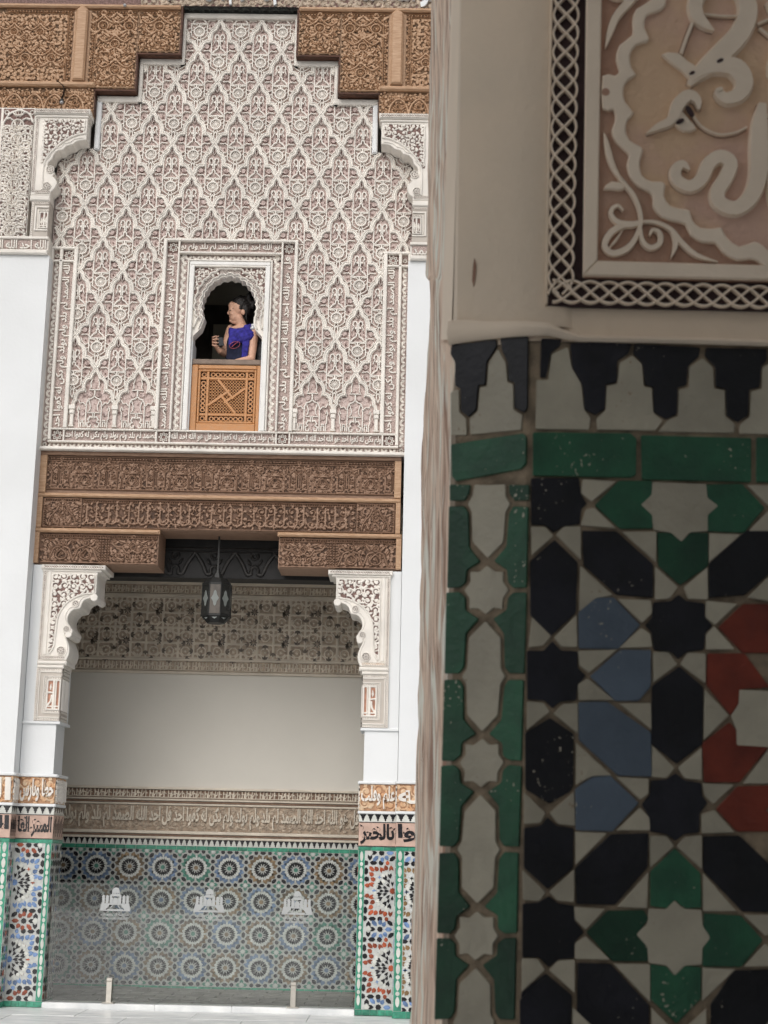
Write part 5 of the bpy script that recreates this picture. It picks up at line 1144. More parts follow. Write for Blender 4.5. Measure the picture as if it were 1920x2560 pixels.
# ------------------------------------------------------------------ visitor at the window
def capsule_mesh(bm, p0, r0, p1, r1, n=12):
    p0, p1 = Vector(p0), Vector(p1); d = p1-p0; L = d.length
    k = max(2, int(L/(min(r0, r1)*.45))+1)
    for i in range(k+1):
        t = i/k; bmesh.ops.create_icosphere(bm, subdivisions=2, radius=r0+(r1-r0)*t, matrix=Matrix.Translation(p0+d*t))
def ellips(bm, c, r, R=None):
    M = Matrix.Translation(Vector(c)) @ (R.to_matrix().to_4x4() if R else Matrix.Identity(4)) @ Matrix.Diagonal((*r, 1))
    bmesh.ops.create_icosphere(bm, subdivisions=3, radius=1.0, matrix=M)
def blob(name, fill, voxel, m, parent, smooth_it=3, disp=0, dsc=.03):
    bm = bmesh.new(); fill(bm); me = bpy.data.meshes.new(name); bm.to_mesh(me); bm.free()
    o = bpy.data.objects.new(name, me); COL.objects.link(o)
    r = o.modifiers.new('r', 'REMESH'); r.mode = 'VOXEL'; r.voxel_size = voxel
    s_ = o.modifiers.new('s', 'SMOOTH'); s_.iterations = smooth_it; s_.factor = .5
    if disp:
        tx = bpy.data.textures.new(name, 'CLOUDS'); tx.noise_scale = dsc; d = o.modifiers.new('d', 'DISPLACE'); d.texture = tx; d.strength = disp; d.mid_level = .5
    bpy.context.view_layer.update()
    m2_ = bpy.data.meshes.new_from_object(o.evaluated_get(bpy.context.evaluated_depsgraph_get())); m2_.name = name
    o.modifiers.clear(); o.data = m2_; bpy.data.meshes.remove(me)
    m2_.materials.clear(); m2_.materials.append(m); m2_.polygons.foreach_set('use_smooth', [True]*len(m2_.polygons))
    c = WP[parent.name]; m2_.transform(Matrix.Translation(-Vector(c))); o.parent = parent; WP[o.name] = c
    return o
def w(u, v, dy=0.0): return px(500+u/8.295, 680+v/8.295, 14.98+dy)
skin = mat('tanned skin', (.62, .36, .25), .5, .06, 25, .1, 200); hairm = mat('dark brown hair', (.018, .014, .013), .5, .3, 60, .5, 200)
scarfm = mat('ultramarine scarf cloth', (.035, .028, .29), .85, .25, 30, .5, 150); navy = mat('dark navy vest cloth', (.018, .022, .055), .9, .2, 30, .3, 120)
PE = thing('person', 'smiling woman in a blue scarf leaning on the wooden screen of the arched window', 'person', (.12, 14.98, 4.95))
def body(bm):
    C = lambda a, r0, b, r1: capsule_mesh(bm, w(*a), r0, w(*b), r1)
    ellips(bm, w(806, 742, 0), (.088, .072, .089)); ellips(bm, w(690, 800, 0), (.046, .058, .080)); ellips(bm, w(735, 940, 0), (.058, .052, .055)); ellips(bm, w(664, 702, 0), (.036, .05, .043))
    C((668, 1020, 0), .020, (690, 1030, 0), .024); C((618, 775, 0), .008, (580, 852, 0), .0100); C((590, 868, 0), .010, (625, 868, -.012), .009); C((590, 868, 0), .010, (625, 868, .012), .009)
    C((622, 925, 0), .010, (650, 925, -.018), .007); C((622, 925, 0), .010, (650, 925, .018), .007); C((628, 958, 0), .010, (655, 955, -.016), .007); C((628, 958, 0), .010, (655, 955, .016), .007)
    ellips(bm, w(690, 865, -.038), (.030, .018, .024)); ellips(bm, w(690, 865, .038), (.030, .018, .024)); C((640, 1010, 0), .018, (760, 1040, 0), .03); C((612, 745, -.02), .010, (660, 735, -.045), .010); C((612, 745, .02), .010, (660, 735, .045), .010)
    for s in (-1, 1):
        ellips(bm, w(893, 830, s*.074), (.020, .010, .030), Euler((0, radians(-12), 0))); C((890, 800, s*.078), .006, (905, 850, s*.078), .006)
    C((800, 960, 0), .050, (880, 1180, .02), .058); ellips(bm, w(900, 1210, .02), (.14, .10, .05))
    ellips(bm, w(900, 1480, .02), (.145, .115, .19)); ellips(bm, w(960, 1850, .03), (.125, .115, .15)); ellips(bm, w(985, 2250, .04), (.14, .13, .13))
    C((1125, 1240, -.05), .055, (1105, 1380, -.085), .050); C((1105, 1380, -.085), .050, (1065, 1800, -.13), .038)
    C((1062, 1800, -.13), .038, (850, 1850, -.16), .035); C((850, 1850, -.16), .035, (655, 1885, -.18), .023)
    ellips(bm, w(600, 1893, -.185), (.030, .028, .013), Euler((0, radians(6), 0)))
    for q, (dy, e) in enumerate(((-.208, 505), (-.194, 488), (-.179, 492), (-.165, 512))): C((575, 1893, dy), .0078, ((575+e)/2, 1888, dy), .0075); C(((575+e)/2, 1888, dy), .0075, (e, 1908, dy), .0065)
    C((640, 1880, -.16), .009, (560, 1880, -.148), .0075)
    C((655, 1190, .09), .052, (590, 1330, .09), .044); C((590, 1330, .09), .044, (500, 1690, .04), .034); C((500, 1695, .04), .035, (420, 1640, -.01), .032); C((420, 1640, -.01), .032, (325, 1540, -.05), .022)
    ellips(bm, w(298, 1470, -.055), (.024, .016, .036), Euler((0, radians(-10), 0)))
    for y0, y1, x1 in ((1378, 1335, 365), (1424, 1392, 383), (1468, 1468, 380), (1515, 1535, 362)): C((262, y0, -.062), .0095, (268, (y0+y1)/2-4, -.085), .0088); C((268, (y0+y1)/2-4, -.085), .0088, (330, y1, -.092), .0080); C((330, y1, -.092), .0080, (x1, y1+3, -.086), .0070)
    C((320, 1440, -.035), .010, (340, 1370, -.03), .0085); C((340, 1370, -.03), .0085, (385, 1330, -.04), .007)
    for s in (-1, 1): C((985, 2400, .04+s*.075), .08, (985, 3250, .04+s*.07), .055); C((985, 3250, .04+s*.07), .055, (985, 4190, .04+s*.07), .036); C((985, 4215, .04+s*.07), .036, (860, 4235, .04+s*.07), .028)
blob('body', body, .0042, skin, PE, 3)
def hair(bm):
    ellips(bm, w(858, 672, 0), (.096, .078, .084)); ellips(bm, w(950, 790, .0), (.058, .068, .075)); ellips(bm, w(1010, 610, .0), (.05, .05, .05))
    capsule_mesh(bm, w(742, 606, 0), .024, w(840, 548, 0), .034)
    for s in (-1, 1): capsule_mesh(bm, w(752, 622, s*.036), .018, w(842, 752, s*.060), .016); capsule_mesh(bm, w(780, 590, s*.04), .022, w(900, 640, s*.055), .024)
    r = random.Random(3)
    for k in range(30):
        t = r.uniform(-.5, 1.7); q = r.uniform(.6, 1.1); bmesh.ops.create_icosphere(bm, subdivisions=2, radius=r.uniform(.018, .030), matrix=Matrix.Translation(Vector(w(990+125*q*cos(t), 660-150*q*sin(t), r.uniform(-.05, .05)))))
    for k in range(10): bmesh.ops.create_icosphere(bm, subdivisions=2, radius=.013, matrix=Matrix.Translation(Vector(w(760+26*k, 560-6*k+r.uniform(-12, 12), r.uniform(-.03, .03)))))
    for k in range(8): capsule_mesh(bm, w(955+10*k, 860, -.04+.01*k), .012, w(960+9*k, 1010+8*k, -.035+.01*k), .006)
blob('hair', hair, .0045, hairm, PE, 3, .010, .012)
def scarf(bm):
    r = random.Random(5)
    for k in range(5):                         # loose loops round the neck
        P = []
        for i in range(17):
            t = 2*pi*i/16; P.append((840+(200+14*k)*cos(t)+20*k, 1158+50*k+(70+18*k)*(-cos(t))*.55+46*max(0, sin(t)), -.115*sin(t)*(1+.06*k)-.005))
        for a, b in zip(P, P[1:]): capsule_mesh(bm, w(*a), .024+.006*(k % 2), w(*b), .024+.006*(k % 2))
    for k in range(5):                         # folds hanging in front
        capsule_mesh(bm, w(660+42*k, 1240, -.115), .030, w(640+36*k, 1500-60*(k % 2)-35*k, -.14), .027)
    for k in range(4): capsule_mesh(bm, w(950+24*k, 1130, -.10), .020, w(915+24*k, 1500, -.145), .019); capsule_mesh(bm, w(915+24*k, 1500, -.145), .019, w(890+20*k, 1760, -.15), .016)
blob('scarf', scarf, .006, scarfm, PE, 2, .010, .045)
def vest(bm):
    ellips(bm, w(880, 1520, .01), (.158, .128, .17)); ellips(bm, w(860, 1800, .0), (.155, .13, .14)); ellips(bm, w(770, 1650, -.03), (.105, .085, .12))
blob('vest', vest, .007, navy, PE, 3)
blob('white_strap', lambda bm: (ellips(bm, w(1140, 1140, -.055), (.044, .07, .020), Euler((0, radians(16), 0))), ellips(bm, w(1080, 1180, -.085), (.03, .035, .02))), .004, white, PE, 2)
pinkp = mat('faded red print', (.42, .10, .13), .8, .2, 30)
mb = MB(lambda a, b, d: tuple(w(a, -b, -.168+d)))
mb.ribbon([(720+105*cos(t)-25*sin(t), -1515+62*sin(t)+38*cos(t)) for t in np.linspace(0, 2*pi, 20)], 13, 0, -.008, pinkp, 'round', closed=True); mb.ribbon(smooth([(650, -1565), (720, -1500), (800, -1440)], 4), 14, 0, -.008, pinkp, 'round')
o = mb.build('scarf_print', PE)
def pack(bm): ellips(bm, w(1270, 1700, .02), (.062, .10, .15)); ellips(bm, w(1235, 1420, .0), (.03, .06, .10)); ellips(bm, w(1290, 1860, .02), (.055, .1, .1))
blob('backpack', pack, .008, mat('charcoal backpack cloth', (.062, .062, .066), .85, .2, 30, .4, 150), PE, 2)
eye = mat('dark eye', (.02, .014, .012), .2, .1, 10)
for s in (-1, 1):
    blob('eye', lambda bm: ellips(bm, w(634, 796, s*.048), (.014, .010, .0042), Euler((0, radians(8), 0))), .002, eye, PE, 1)
    blob('eyebrow', lambda bm: capsule_mesh(bm, w(622, 748, s*.040), .0036, w(690, 752, s*.060), .003), .002, hairm, PE, 1)
    blob('mouth', lambda bm: capsule_mesh(bm, w(608, 945, s*.006), .0034, w(668, 925, s*.034), .0024), .0016, mat('dark lips', (.20, .05, .045), .5, .1, 20), PE, 1)
PH = thing('compact_camera', 'small dark grey compact camera in the woman\'s raised hand', 'camera', tuple(w(435, 1560, -.06)))
def cam_body(bm):
    c = w(430, 1450, -.058)
    bmesh.ops.create_cube(bm, size=1, matrix=Matrix.Translation(Vector(c)) @ Euler((0, radians(-14), radians(20))).to_matrix().to_4x4() @ Matrix.Diagonal((.052, .024, .085, 1)))
blob('camera_body', cam_body, .003, mat('dark grey camera plastic', (.06, .06, .062), .35, .1, 20), PH, 4)
blob('lens', lambda bm: ellips(bm, w(395, 1440, -.05), (.012, .016, .016)), .002, iron, PH, 1)

# ------------------------------------------------------------------ near pillar, shaded by the gallery
YN = 1.25
CN = np.array(px(1313, 1700, YN)); CN[2] = 0
ang = radians(29); dch = np.array([-cos(ang), sin(ang), 0]); nch = np.array([-sin(ang), -cos(ang), 0])
NP_ = thing('near_pillar', 'dark shaded pillar filling the right of the photo, star tiles below and carved plaster above', 'pillar', (2.3, 1.25, 0))
def nfr(a, b, d): return (a, YN-d, b)
def cfr(a, b, d): q = CN-a*(-dch)*-1 if False else CN+dch*a+nch*d; return (q[0], q[1], b)
def nz_(u, v): p = px(u, v, YN); return (p[0], p[2])
def cz_px(u, v): p = px(u, v, plane=(CN, nch)); return (float(np.dot(p-CN, dch)), p[2])
Z1 = lambda pts: [nz_(1040+u/1.8852, v/1.8852) for u, v in pts]
Z2 = lambda pts: [nz_(1040+u/1.8852, 780+v/1.8852) for u, v in pts]
Z3 = lambda pts: [nz_(1040+u/1.8852, 1660+v/1.8852) for u, v in pts]
C2 = lambda pts: [cz_px(1040+u/1.8852, 780+v/1.8852) for u, v in pts]
C3 = lambda pts: [cz_px(1040+u/1.8852, 1660+v/1.8852) for u, v in pts]
ZT = nz_(1600, 858)[1]                         # top of the tiles
LCH = .064; EN = CN+dch*LCH
plan = [(CN[0], YN), (2.80, YN), (2.80, 1.46), (EN[0]+.0, 1.46), (EN[0], EN[1])]
def core(name, z0, z1, m, g=0.0):
    mb = MB(flat); P = plan; mb.quads([(x, y, z0) for x, y in P]+[(x, y, z1) for x, y in P], [(k, (k+1) % 5, 5+(k+1) % 5, 5+k) for k in range(5)]+[(4, 3, 2, 1, 0), (5, 6, 7, 8, 9)], m); return mb.build(name, NP_)
core('pillar_core', 0, ZT-.0005, grout_b); core('pillar_core', ZT+.0005, 5.4, near_plaster)
nm_ = np.array([0, -1., 0]); _av = (nch+nm_)/np.linalg.norm(nch+nm_)
sec = smooth([tuple(q) for q in (EN+nch*.0005, CN+dch*.045+nch*.004, CN+dch*.022+nch*.0045, CN+_av*.0012, CN+np.array([.02, -.0038, 0]), CN+np.array([.036, -.0028, 0]), CN+np.array([.0405, .0004, 0]))], 4) if False else None
sp_ = [EN+nch*.0005, CN+dch*.045+nch*.0042, CN+dch*.024+nch*.0048, CN+dch*.010+nch*.0036, CN+_av*.0026, CN+np.array([.010, -.0032, 0]), CN+np.array([.020, -.0040, 0]), CN+np.array([.032, -.0026, 0]), CN+np.array([.0375, .0004, 0])]
mb = MB(flat); zz = [ZT+.012, ZT+.03, ZT+.1, ZT+.2, ZT+.4, 2.6]
V_ = [(q[0]+random.uniform(-.0002, .0002), q[1]+random.uniform(-.0003, .0003), z) for z in zz for q in sp_]
mb.quads(V_, [(r*9+k, r*9+k+1, r*9+10+k, r*9+9+k) for r in range(5) for k in range(8)], near_plaster); mb.sm = True; mb.build('plaster_skin', NP_)
def wob(p, e=.0004): return [(x+random.uniform(-e, e), y+random.uniform(-e, e)) for x, y in p]
def soften(p, r=.0009):
    """round every corner of a cut tile a little"""
    out = []; n = len(p)
    for i in range(n):
        a, b, c = np.array(p[i-1]), np.array(p[i]), np.array(p[(i+1) % n]); la, lc = np.linalg.norm(a-b), np.linalg.norm(c-b); k = min(r, la*.3, lc*.3)
        out += [tuple(b+(a-b)/max(la, 1e-9)*k), tuple(b+(c-b)/max(lc, 1e-9)*k)]
    return out
def shrink(p, e):
    A = sum(p[i-1][0]*p[i][1]-p[i][0]*p[i-1][1] for i in range(len(p))); p = p if A > 0 else p[::-1]; return inset(p, e)
def ntile(p, m, fr=nfr, name='tile', sh=-.00033, h=.0021, grow=0.0):
    q = soften(wob(shrink(p, sh))); mb = MB(fr); mb.plate(q, 0, h+random.uniform(-.0005, .0005), m, .0005); return mb.build(name, NP_)
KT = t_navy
mir = lambda p, c: [(2*c-x, y) for x, y in p]
K1 = [(545, 785), (765, 785), (775, 855), (800, 905), (775, 930), (770, 1000), (690, 1010), (650, 1040), (610, 1005), (545, 1000)]
K2 = [(785, 1035), (940, 1035), (1115, 1190), (1115, 1345), (945, 1335), (790, 1195)]
K3 = [(650, 1075), (760, 1185), (750, 1420), (640, 1525), (540, 1430), (538, 1175)]
K5 = [(1235, 1335), (1275, 1365), (1355, 1375), (1360, 1440), (1393, 1480), (1360, 1515), (1355, 1590), (1275, 1600), (1235, 1632), (1195, 1600), (1120, 1592), (1115, 1515), (1080, 1480), (1115, 1440), (1120, 1372), (1200, 1365)]
G1 = [(843, 915), (955, 800), (1110, 800), (1112, 870), (1065, 910), (1115, 960), (1112, 1022), (960, 1020)]
G2 = [(1640, 925), (1535, 812), (1365, 815), (1368, 880), (1415, 915), (1370, 970), (1372, 1035), (1545, 1040)]
G3 = [(1138, 1040), (1205, 1045), (1245, 1085), (1290, 1045), (1372, 1045), (1372, 1195), (1245, 1290), (1140, 1195)]
WS1 = [(1115, 805), (1365, 815), (1370, 880), (1418, 915), (1372, 960), (1370, 1035), (1290, 1040), (1247, 1082), (1205, 1042), (1118, 1030), (1115, 960), (1062, 910), (1112, 865)]
B1_ = [(768, 1420), (845, 1352), (930, 1350), (1055, 1475), (950, 1585), (768, 1585)]
R1 = [(1425, 1490), (1540, 1380), (1659, 1380), (1700, 1430), (1700, 1605), (1540, 1605)]
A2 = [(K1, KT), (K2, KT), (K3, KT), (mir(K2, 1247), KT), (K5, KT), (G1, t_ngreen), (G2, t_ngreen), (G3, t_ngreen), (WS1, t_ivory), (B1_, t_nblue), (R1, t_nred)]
for p in ([(785, 790), (940, 800), (825, 895), (778, 855)], [(775, 1005), (800, 935), (838, 925), (940, 1020)], [(545, 1015), (610, 1018), (645, 1055), (545, 1150)], [(660, 1050), (700, 1015), (775, 1015), (778, 1170)],
          [(975, 1040), (1130, 1040), (1130, 1180)], [(775, 1200), (925, 1335), (850, 1350), (770, 1410)], [(1125, 1200), (1230, 1300), (1195, 1350), (1125, 1355)], [(1262, 1300), (1372, 1205), (1372, 1355), (1280, 1350)],
          [(1385, 1045), (1530, 1050), (1380, 1180)], [(950, 1355), (1105, 1360), (1110, 1420), (1065, 1465)], [(1060, 1490), (1105, 1520), (1110, 1580), (955, 1585)], [(1365, 1365), (1510, 1378), (1408, 1475), (1365, 1440)],
          [(1405, 1485), (1500, 1590), (1365, 1590), (1365, 1520)], [(545, 1440), (635, 1530), (600, 1570), (530, 1580)], [(650, 1535), (755, 1430), (760, 1580), (685, 1575)], [(1560, 815), (1760, 820), (1660, 915)], [(1560, 1040), (1660, 940), (1760, 1045)], [(1710, 1205), (1715, 1370), (1560, 1345)]): A2.append((p, t_ivory))
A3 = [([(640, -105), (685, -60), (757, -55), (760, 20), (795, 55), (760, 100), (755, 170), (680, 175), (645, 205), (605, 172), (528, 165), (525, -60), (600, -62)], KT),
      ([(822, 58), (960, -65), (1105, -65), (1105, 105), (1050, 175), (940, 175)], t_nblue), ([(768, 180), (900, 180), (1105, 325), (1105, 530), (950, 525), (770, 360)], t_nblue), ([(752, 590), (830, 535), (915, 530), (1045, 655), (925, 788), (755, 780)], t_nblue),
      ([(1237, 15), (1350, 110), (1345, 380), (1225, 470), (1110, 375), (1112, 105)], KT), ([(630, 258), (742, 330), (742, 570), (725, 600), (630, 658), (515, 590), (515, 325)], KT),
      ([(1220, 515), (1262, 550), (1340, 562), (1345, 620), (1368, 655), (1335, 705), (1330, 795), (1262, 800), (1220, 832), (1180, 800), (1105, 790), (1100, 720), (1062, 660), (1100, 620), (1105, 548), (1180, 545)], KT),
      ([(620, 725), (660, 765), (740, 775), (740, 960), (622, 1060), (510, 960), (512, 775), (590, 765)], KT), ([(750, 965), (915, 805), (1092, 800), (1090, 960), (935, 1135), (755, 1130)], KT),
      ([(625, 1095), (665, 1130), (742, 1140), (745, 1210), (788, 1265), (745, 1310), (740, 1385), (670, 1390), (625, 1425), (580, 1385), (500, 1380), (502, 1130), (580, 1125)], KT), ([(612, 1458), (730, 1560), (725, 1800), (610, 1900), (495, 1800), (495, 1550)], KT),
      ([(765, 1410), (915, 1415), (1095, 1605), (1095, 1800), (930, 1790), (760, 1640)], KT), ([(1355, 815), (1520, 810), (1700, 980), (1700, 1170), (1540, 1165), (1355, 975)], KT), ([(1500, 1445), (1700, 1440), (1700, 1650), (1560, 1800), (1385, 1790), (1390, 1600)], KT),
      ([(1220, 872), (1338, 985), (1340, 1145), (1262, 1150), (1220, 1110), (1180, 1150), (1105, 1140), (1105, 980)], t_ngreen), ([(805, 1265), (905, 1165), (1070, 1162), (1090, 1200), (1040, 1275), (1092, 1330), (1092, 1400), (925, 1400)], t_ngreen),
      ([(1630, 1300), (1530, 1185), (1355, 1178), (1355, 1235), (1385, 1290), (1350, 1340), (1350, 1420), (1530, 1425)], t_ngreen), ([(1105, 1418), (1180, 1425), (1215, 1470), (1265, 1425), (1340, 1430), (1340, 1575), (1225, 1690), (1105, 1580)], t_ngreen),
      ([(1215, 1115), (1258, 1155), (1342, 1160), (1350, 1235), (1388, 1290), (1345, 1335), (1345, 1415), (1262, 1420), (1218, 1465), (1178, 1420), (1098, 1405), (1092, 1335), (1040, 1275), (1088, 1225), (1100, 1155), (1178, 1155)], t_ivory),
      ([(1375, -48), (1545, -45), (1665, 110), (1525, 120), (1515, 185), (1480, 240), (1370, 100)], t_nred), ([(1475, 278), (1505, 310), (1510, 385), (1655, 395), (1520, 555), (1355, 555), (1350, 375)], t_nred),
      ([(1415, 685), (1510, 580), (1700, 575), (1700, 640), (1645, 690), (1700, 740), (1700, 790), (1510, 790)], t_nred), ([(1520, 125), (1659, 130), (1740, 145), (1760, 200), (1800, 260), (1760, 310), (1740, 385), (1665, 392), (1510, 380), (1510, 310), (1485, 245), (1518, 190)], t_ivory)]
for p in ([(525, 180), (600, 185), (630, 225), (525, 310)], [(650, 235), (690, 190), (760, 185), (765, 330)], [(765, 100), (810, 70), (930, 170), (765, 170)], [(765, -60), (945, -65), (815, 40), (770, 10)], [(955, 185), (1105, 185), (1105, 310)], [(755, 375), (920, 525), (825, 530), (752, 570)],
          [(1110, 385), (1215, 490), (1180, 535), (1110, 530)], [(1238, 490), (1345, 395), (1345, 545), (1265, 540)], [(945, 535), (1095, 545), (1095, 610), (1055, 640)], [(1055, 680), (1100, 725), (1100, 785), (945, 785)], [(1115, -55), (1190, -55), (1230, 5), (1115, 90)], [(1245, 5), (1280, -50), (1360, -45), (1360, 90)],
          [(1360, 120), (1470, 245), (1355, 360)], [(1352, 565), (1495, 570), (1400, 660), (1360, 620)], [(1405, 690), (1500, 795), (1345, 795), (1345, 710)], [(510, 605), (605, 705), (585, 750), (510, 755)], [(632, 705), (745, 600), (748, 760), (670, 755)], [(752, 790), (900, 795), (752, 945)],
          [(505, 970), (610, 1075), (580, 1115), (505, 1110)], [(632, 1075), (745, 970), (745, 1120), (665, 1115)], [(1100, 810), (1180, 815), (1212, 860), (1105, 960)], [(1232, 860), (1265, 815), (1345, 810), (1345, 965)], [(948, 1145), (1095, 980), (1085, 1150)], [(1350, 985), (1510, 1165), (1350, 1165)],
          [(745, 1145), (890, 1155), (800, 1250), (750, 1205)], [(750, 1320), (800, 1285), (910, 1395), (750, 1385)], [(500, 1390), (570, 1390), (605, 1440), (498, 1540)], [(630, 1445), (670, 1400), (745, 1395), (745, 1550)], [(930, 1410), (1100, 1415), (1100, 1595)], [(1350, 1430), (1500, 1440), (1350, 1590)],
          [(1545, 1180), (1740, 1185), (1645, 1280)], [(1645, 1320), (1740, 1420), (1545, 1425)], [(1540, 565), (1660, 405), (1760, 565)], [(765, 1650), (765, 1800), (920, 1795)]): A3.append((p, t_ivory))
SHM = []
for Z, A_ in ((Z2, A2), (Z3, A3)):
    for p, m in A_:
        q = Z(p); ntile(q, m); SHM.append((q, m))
# the same courses go on below and to the right of the picture
PER = nz_(1690, 1263)[1]-nz_(1690, 2344)[1]; mbl = MB(nfr); XM = nz_(1905, 1793)[0]
for q, m in SHM:
    cx = sum(x for x, y in q)/len(q); cz = sum(y for x, y in q)/len(q); zmin = nz_(1700, 2480)[1]
    if cx < XM-.008 and max(x for x, y in q) < XM+.0015: mbl.plate(shrink([(2*XM-x, y) for x, y in q], .0006), 0, .0036, m)
    for k in (1, 2, 3):
        if cz-PER*k < zmin-.012 and cz-PER*k > .06:
            mbl.plate(shrink([(x-.0075*k, y-PER*k) for x, y in q], .0006), 0, .0036, m)
mbl.build('hidden_course_tiles', NP_, kind='stuff')
# merlon row
for p, fz_ in (([(590, 128), (688, 130), (680, 165), (635, 195), (615, 315), (580, 310)], Z2), ([(722, 150), (870, 140), (1018, 150), (1000, 200), (950, 235), (945, 335), (895, 345), (890, 460), (845, 490), (795, 462), (780, 340), (735, 265)], Z2),
               ([(1027, 152), (1340, 165), (1335, 210), (1280, 260), (1278, 350), (1232, 360), (1228, 485), (1175, 510), (1120, 475), (1115, 355), (1075, 350), (1068, 245), (1022, 200)], Z2), ([(1360, 170), (1655, 175), (1650, 235), (1625, 260), (1620, 360), (1570, 368), (1565, 490), (1512, 525), (1462, 490), (1458, 365), (1410, 355), (1405, 260), (1360, 210)], Z2)):
    ntile(fz_(p), KT, nfr, 'merlon_tile', .0003)
for k in range(1, 5): ntile(Z2([(x+345*k, y+9*k) for x, y in [(1360, 170), (1655, 175), (1650, 235), (1625, 260), (1620, 360), (1570, 368), (1565, 490), (1512, 525), (1462, 490), (1458, 365), (1410, 355), (1405, 260), (1360, 210)]]), KT, nfr, 'merlon_tile', .0003)
for p in ([(690, 175), (720, 165), (735, 265), (780, 340), (795, 462), (822, 500), (818, 558), (560, 556), (565, 322), (618, 320), (638, 198)], [(1018, 205), (1066, 248), (1073, 353), (1113, 358), (1118, 478), (1165, 512), (1130, 563), (850, 558), (850, 502), (893, 464), (898, 350), (948, 340), (954, 240)],
          [(1348, 215), (1402, 262), (1407, 360), (1455, 370), (1460, 492), (1505, 528), (1500, 573), (1140, 568), (1180, 514), (1232, 490), (1236, 364), (1282, 354), (1284, 264)], [(1693, 225), (1747, 272), (1752, 370), (1800, 380), (1805, 502), (1850, 538), (1845, 583), (1520, 578), (1525, 530), (1568, 494), (1574, 372), (1624, 364), (1629, 264)]): ntile(Z2(p), t_ivory, nfr, 'merlon_tile', .0003, .0017)
for p, m in (([(170, 150), (205, 150), (385, 130), (385, 165), (340, 240), (330, 345), (300, 350), (290, 465), (250, 500), (215, 470), (212, 360), (185, 350), (185, 240), (165, 200)], KT), ([(400, 125), (532, 114), (530, 455), (515, 480), (468, 455), (465, 335), (438, 325), (435, 240), (405, 185)], KT),
             ([(388, 172), (430, 242), (435, 330), (462, 340), (465, 460), (505, 487), (500, 560), (258, 580), (255, 502), (295, 470), (305, 354), (335, 350), (345, 242)], t_ivory), ([(165, 380), (208, 365), (210, 472), (242, 502), (242, 583), (165, 583)], t_ivory)): ntile(C2(p), m, cfr, 'merlon_tile', .0003)
# green band
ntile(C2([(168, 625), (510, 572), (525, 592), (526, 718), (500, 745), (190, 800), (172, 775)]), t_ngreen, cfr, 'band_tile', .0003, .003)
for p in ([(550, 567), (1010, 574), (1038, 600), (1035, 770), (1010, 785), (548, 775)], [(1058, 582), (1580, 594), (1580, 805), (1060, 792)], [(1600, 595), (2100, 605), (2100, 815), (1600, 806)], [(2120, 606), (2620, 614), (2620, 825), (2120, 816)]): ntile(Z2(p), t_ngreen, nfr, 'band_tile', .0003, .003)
# star and bottle strip on the chamfer (traced once, repeated down the edge)
def strip_xy(s, y): return (345-.0287*(y-1000)+s, y)
def C4(pts, y0, flip=1): return [cz_px(1040+strip_xy(flip*x, y0+y)[0]/1.8852, 780+(y0+y)/1.8852) for x, y in pts]
STAR = [(0, -118), (38, -88), (83, -92), (80, -42), (108, 0), (80, 42), (83, 92), (38, 88), (0, 120), (-38, 88), (-83, 92), (-80, 42), (-108, 0), (-80, -42), (-83, -92), (-38, -88)]
BOT = [(0, -262), (76, -182), (82, -38), (104, 0), (82, 38), (76, 182), (0, 262), (-76, 182), (-82, 38), (-104, 0), (-82, -38), (-76, -182)]
GRN = [(190, 8), (128, 8), (98, 32), (94, 92), (28, 136), (86, 205), (92, 362), (116, 396), (190, 396)]
SP0 = 814
for k in range(-1, 9):
    ys = 1312+SP0*k
    if ys > 900: ntile(C4(STAR, ys), t_ivory, cfr, 'star_tile', .0005)
    if 808 < ys+407: ntile([p for p in C4([(x, max(y, 812-(ys+407))) for x, y in BOT], ys+407)], t_ivory, cfr, 'bottle_tile', .0005)
    for fl_ in (-1, 1):
        if ys+404 > 900:
            q = [(x, y) for x, y in GRN]
            if ys+8 < 812: q = [(190, 314), (88, 314), (92, 362), (116, 396), (190, 396)]
            if len(q) > 3: ntile(C4(q, ys, fl_), t_ngreen, cfr, 'side_tile', .0005)
        q = [(x, 814-y) for x, y in GRN]
        if ys+410 > 800: ntile(C4(q, ys, fl_), t_ngreen, cfr, 'side_tile', .0005)
# carved plaster field
near_brown = mat('brown tone on plaster', (.30, .17, .12), .9, .1, 12, .4, 140)
def raised(pts, d0, d1, m, name, bev=.0012): d1 += random.uniform(0, .0003) if bev else 0; mb = MB(nfr); mb.plate(pts, d0, d1, m, bev); return mb.build(name, NP_)
def stroke(pts, w_, d0, d1, m, name, k=4, prof='flat'):
    P4 = smooth([(x, y, (w_[i] if hasattr(w_, '__len__') else w_)) for i, (x, y) in enumerate(pts)], k); Q = Z1([(p[0], p[1]) for p in P4]); sc = (1.12 if name == 'script_stroke' else 1.0)/1.8852*YN/FPX
    d1 += random.uniform(0, .0007); mb = MB(nfr); mb.ribbon(Q, [max(p[2], 2)*sc for p in P4], d0, d1, m, prof)
    if name != 'leaf_vein':                    # wider brown ribbon under the raised work
        mb.ribbon(Q, [(max(p[2], 2)+15)*sc for p in P4], d0-.001, d0+.0003+random.uniform(0, .0003), near_brown, 'flat')
    return mb.build(name, NP_)
DG = .010
raised(Z1([(640, -700), (616, 1450), (3000, 1500), (3000, -700)]), .0003, .004, near_dark, 'border_ground', 0)
raised(Z1([(812, -700), (790, 1322), (3000, 1375), (3000, -700)]), .0041, .0075, near_ground, 'painted_ground', 0)
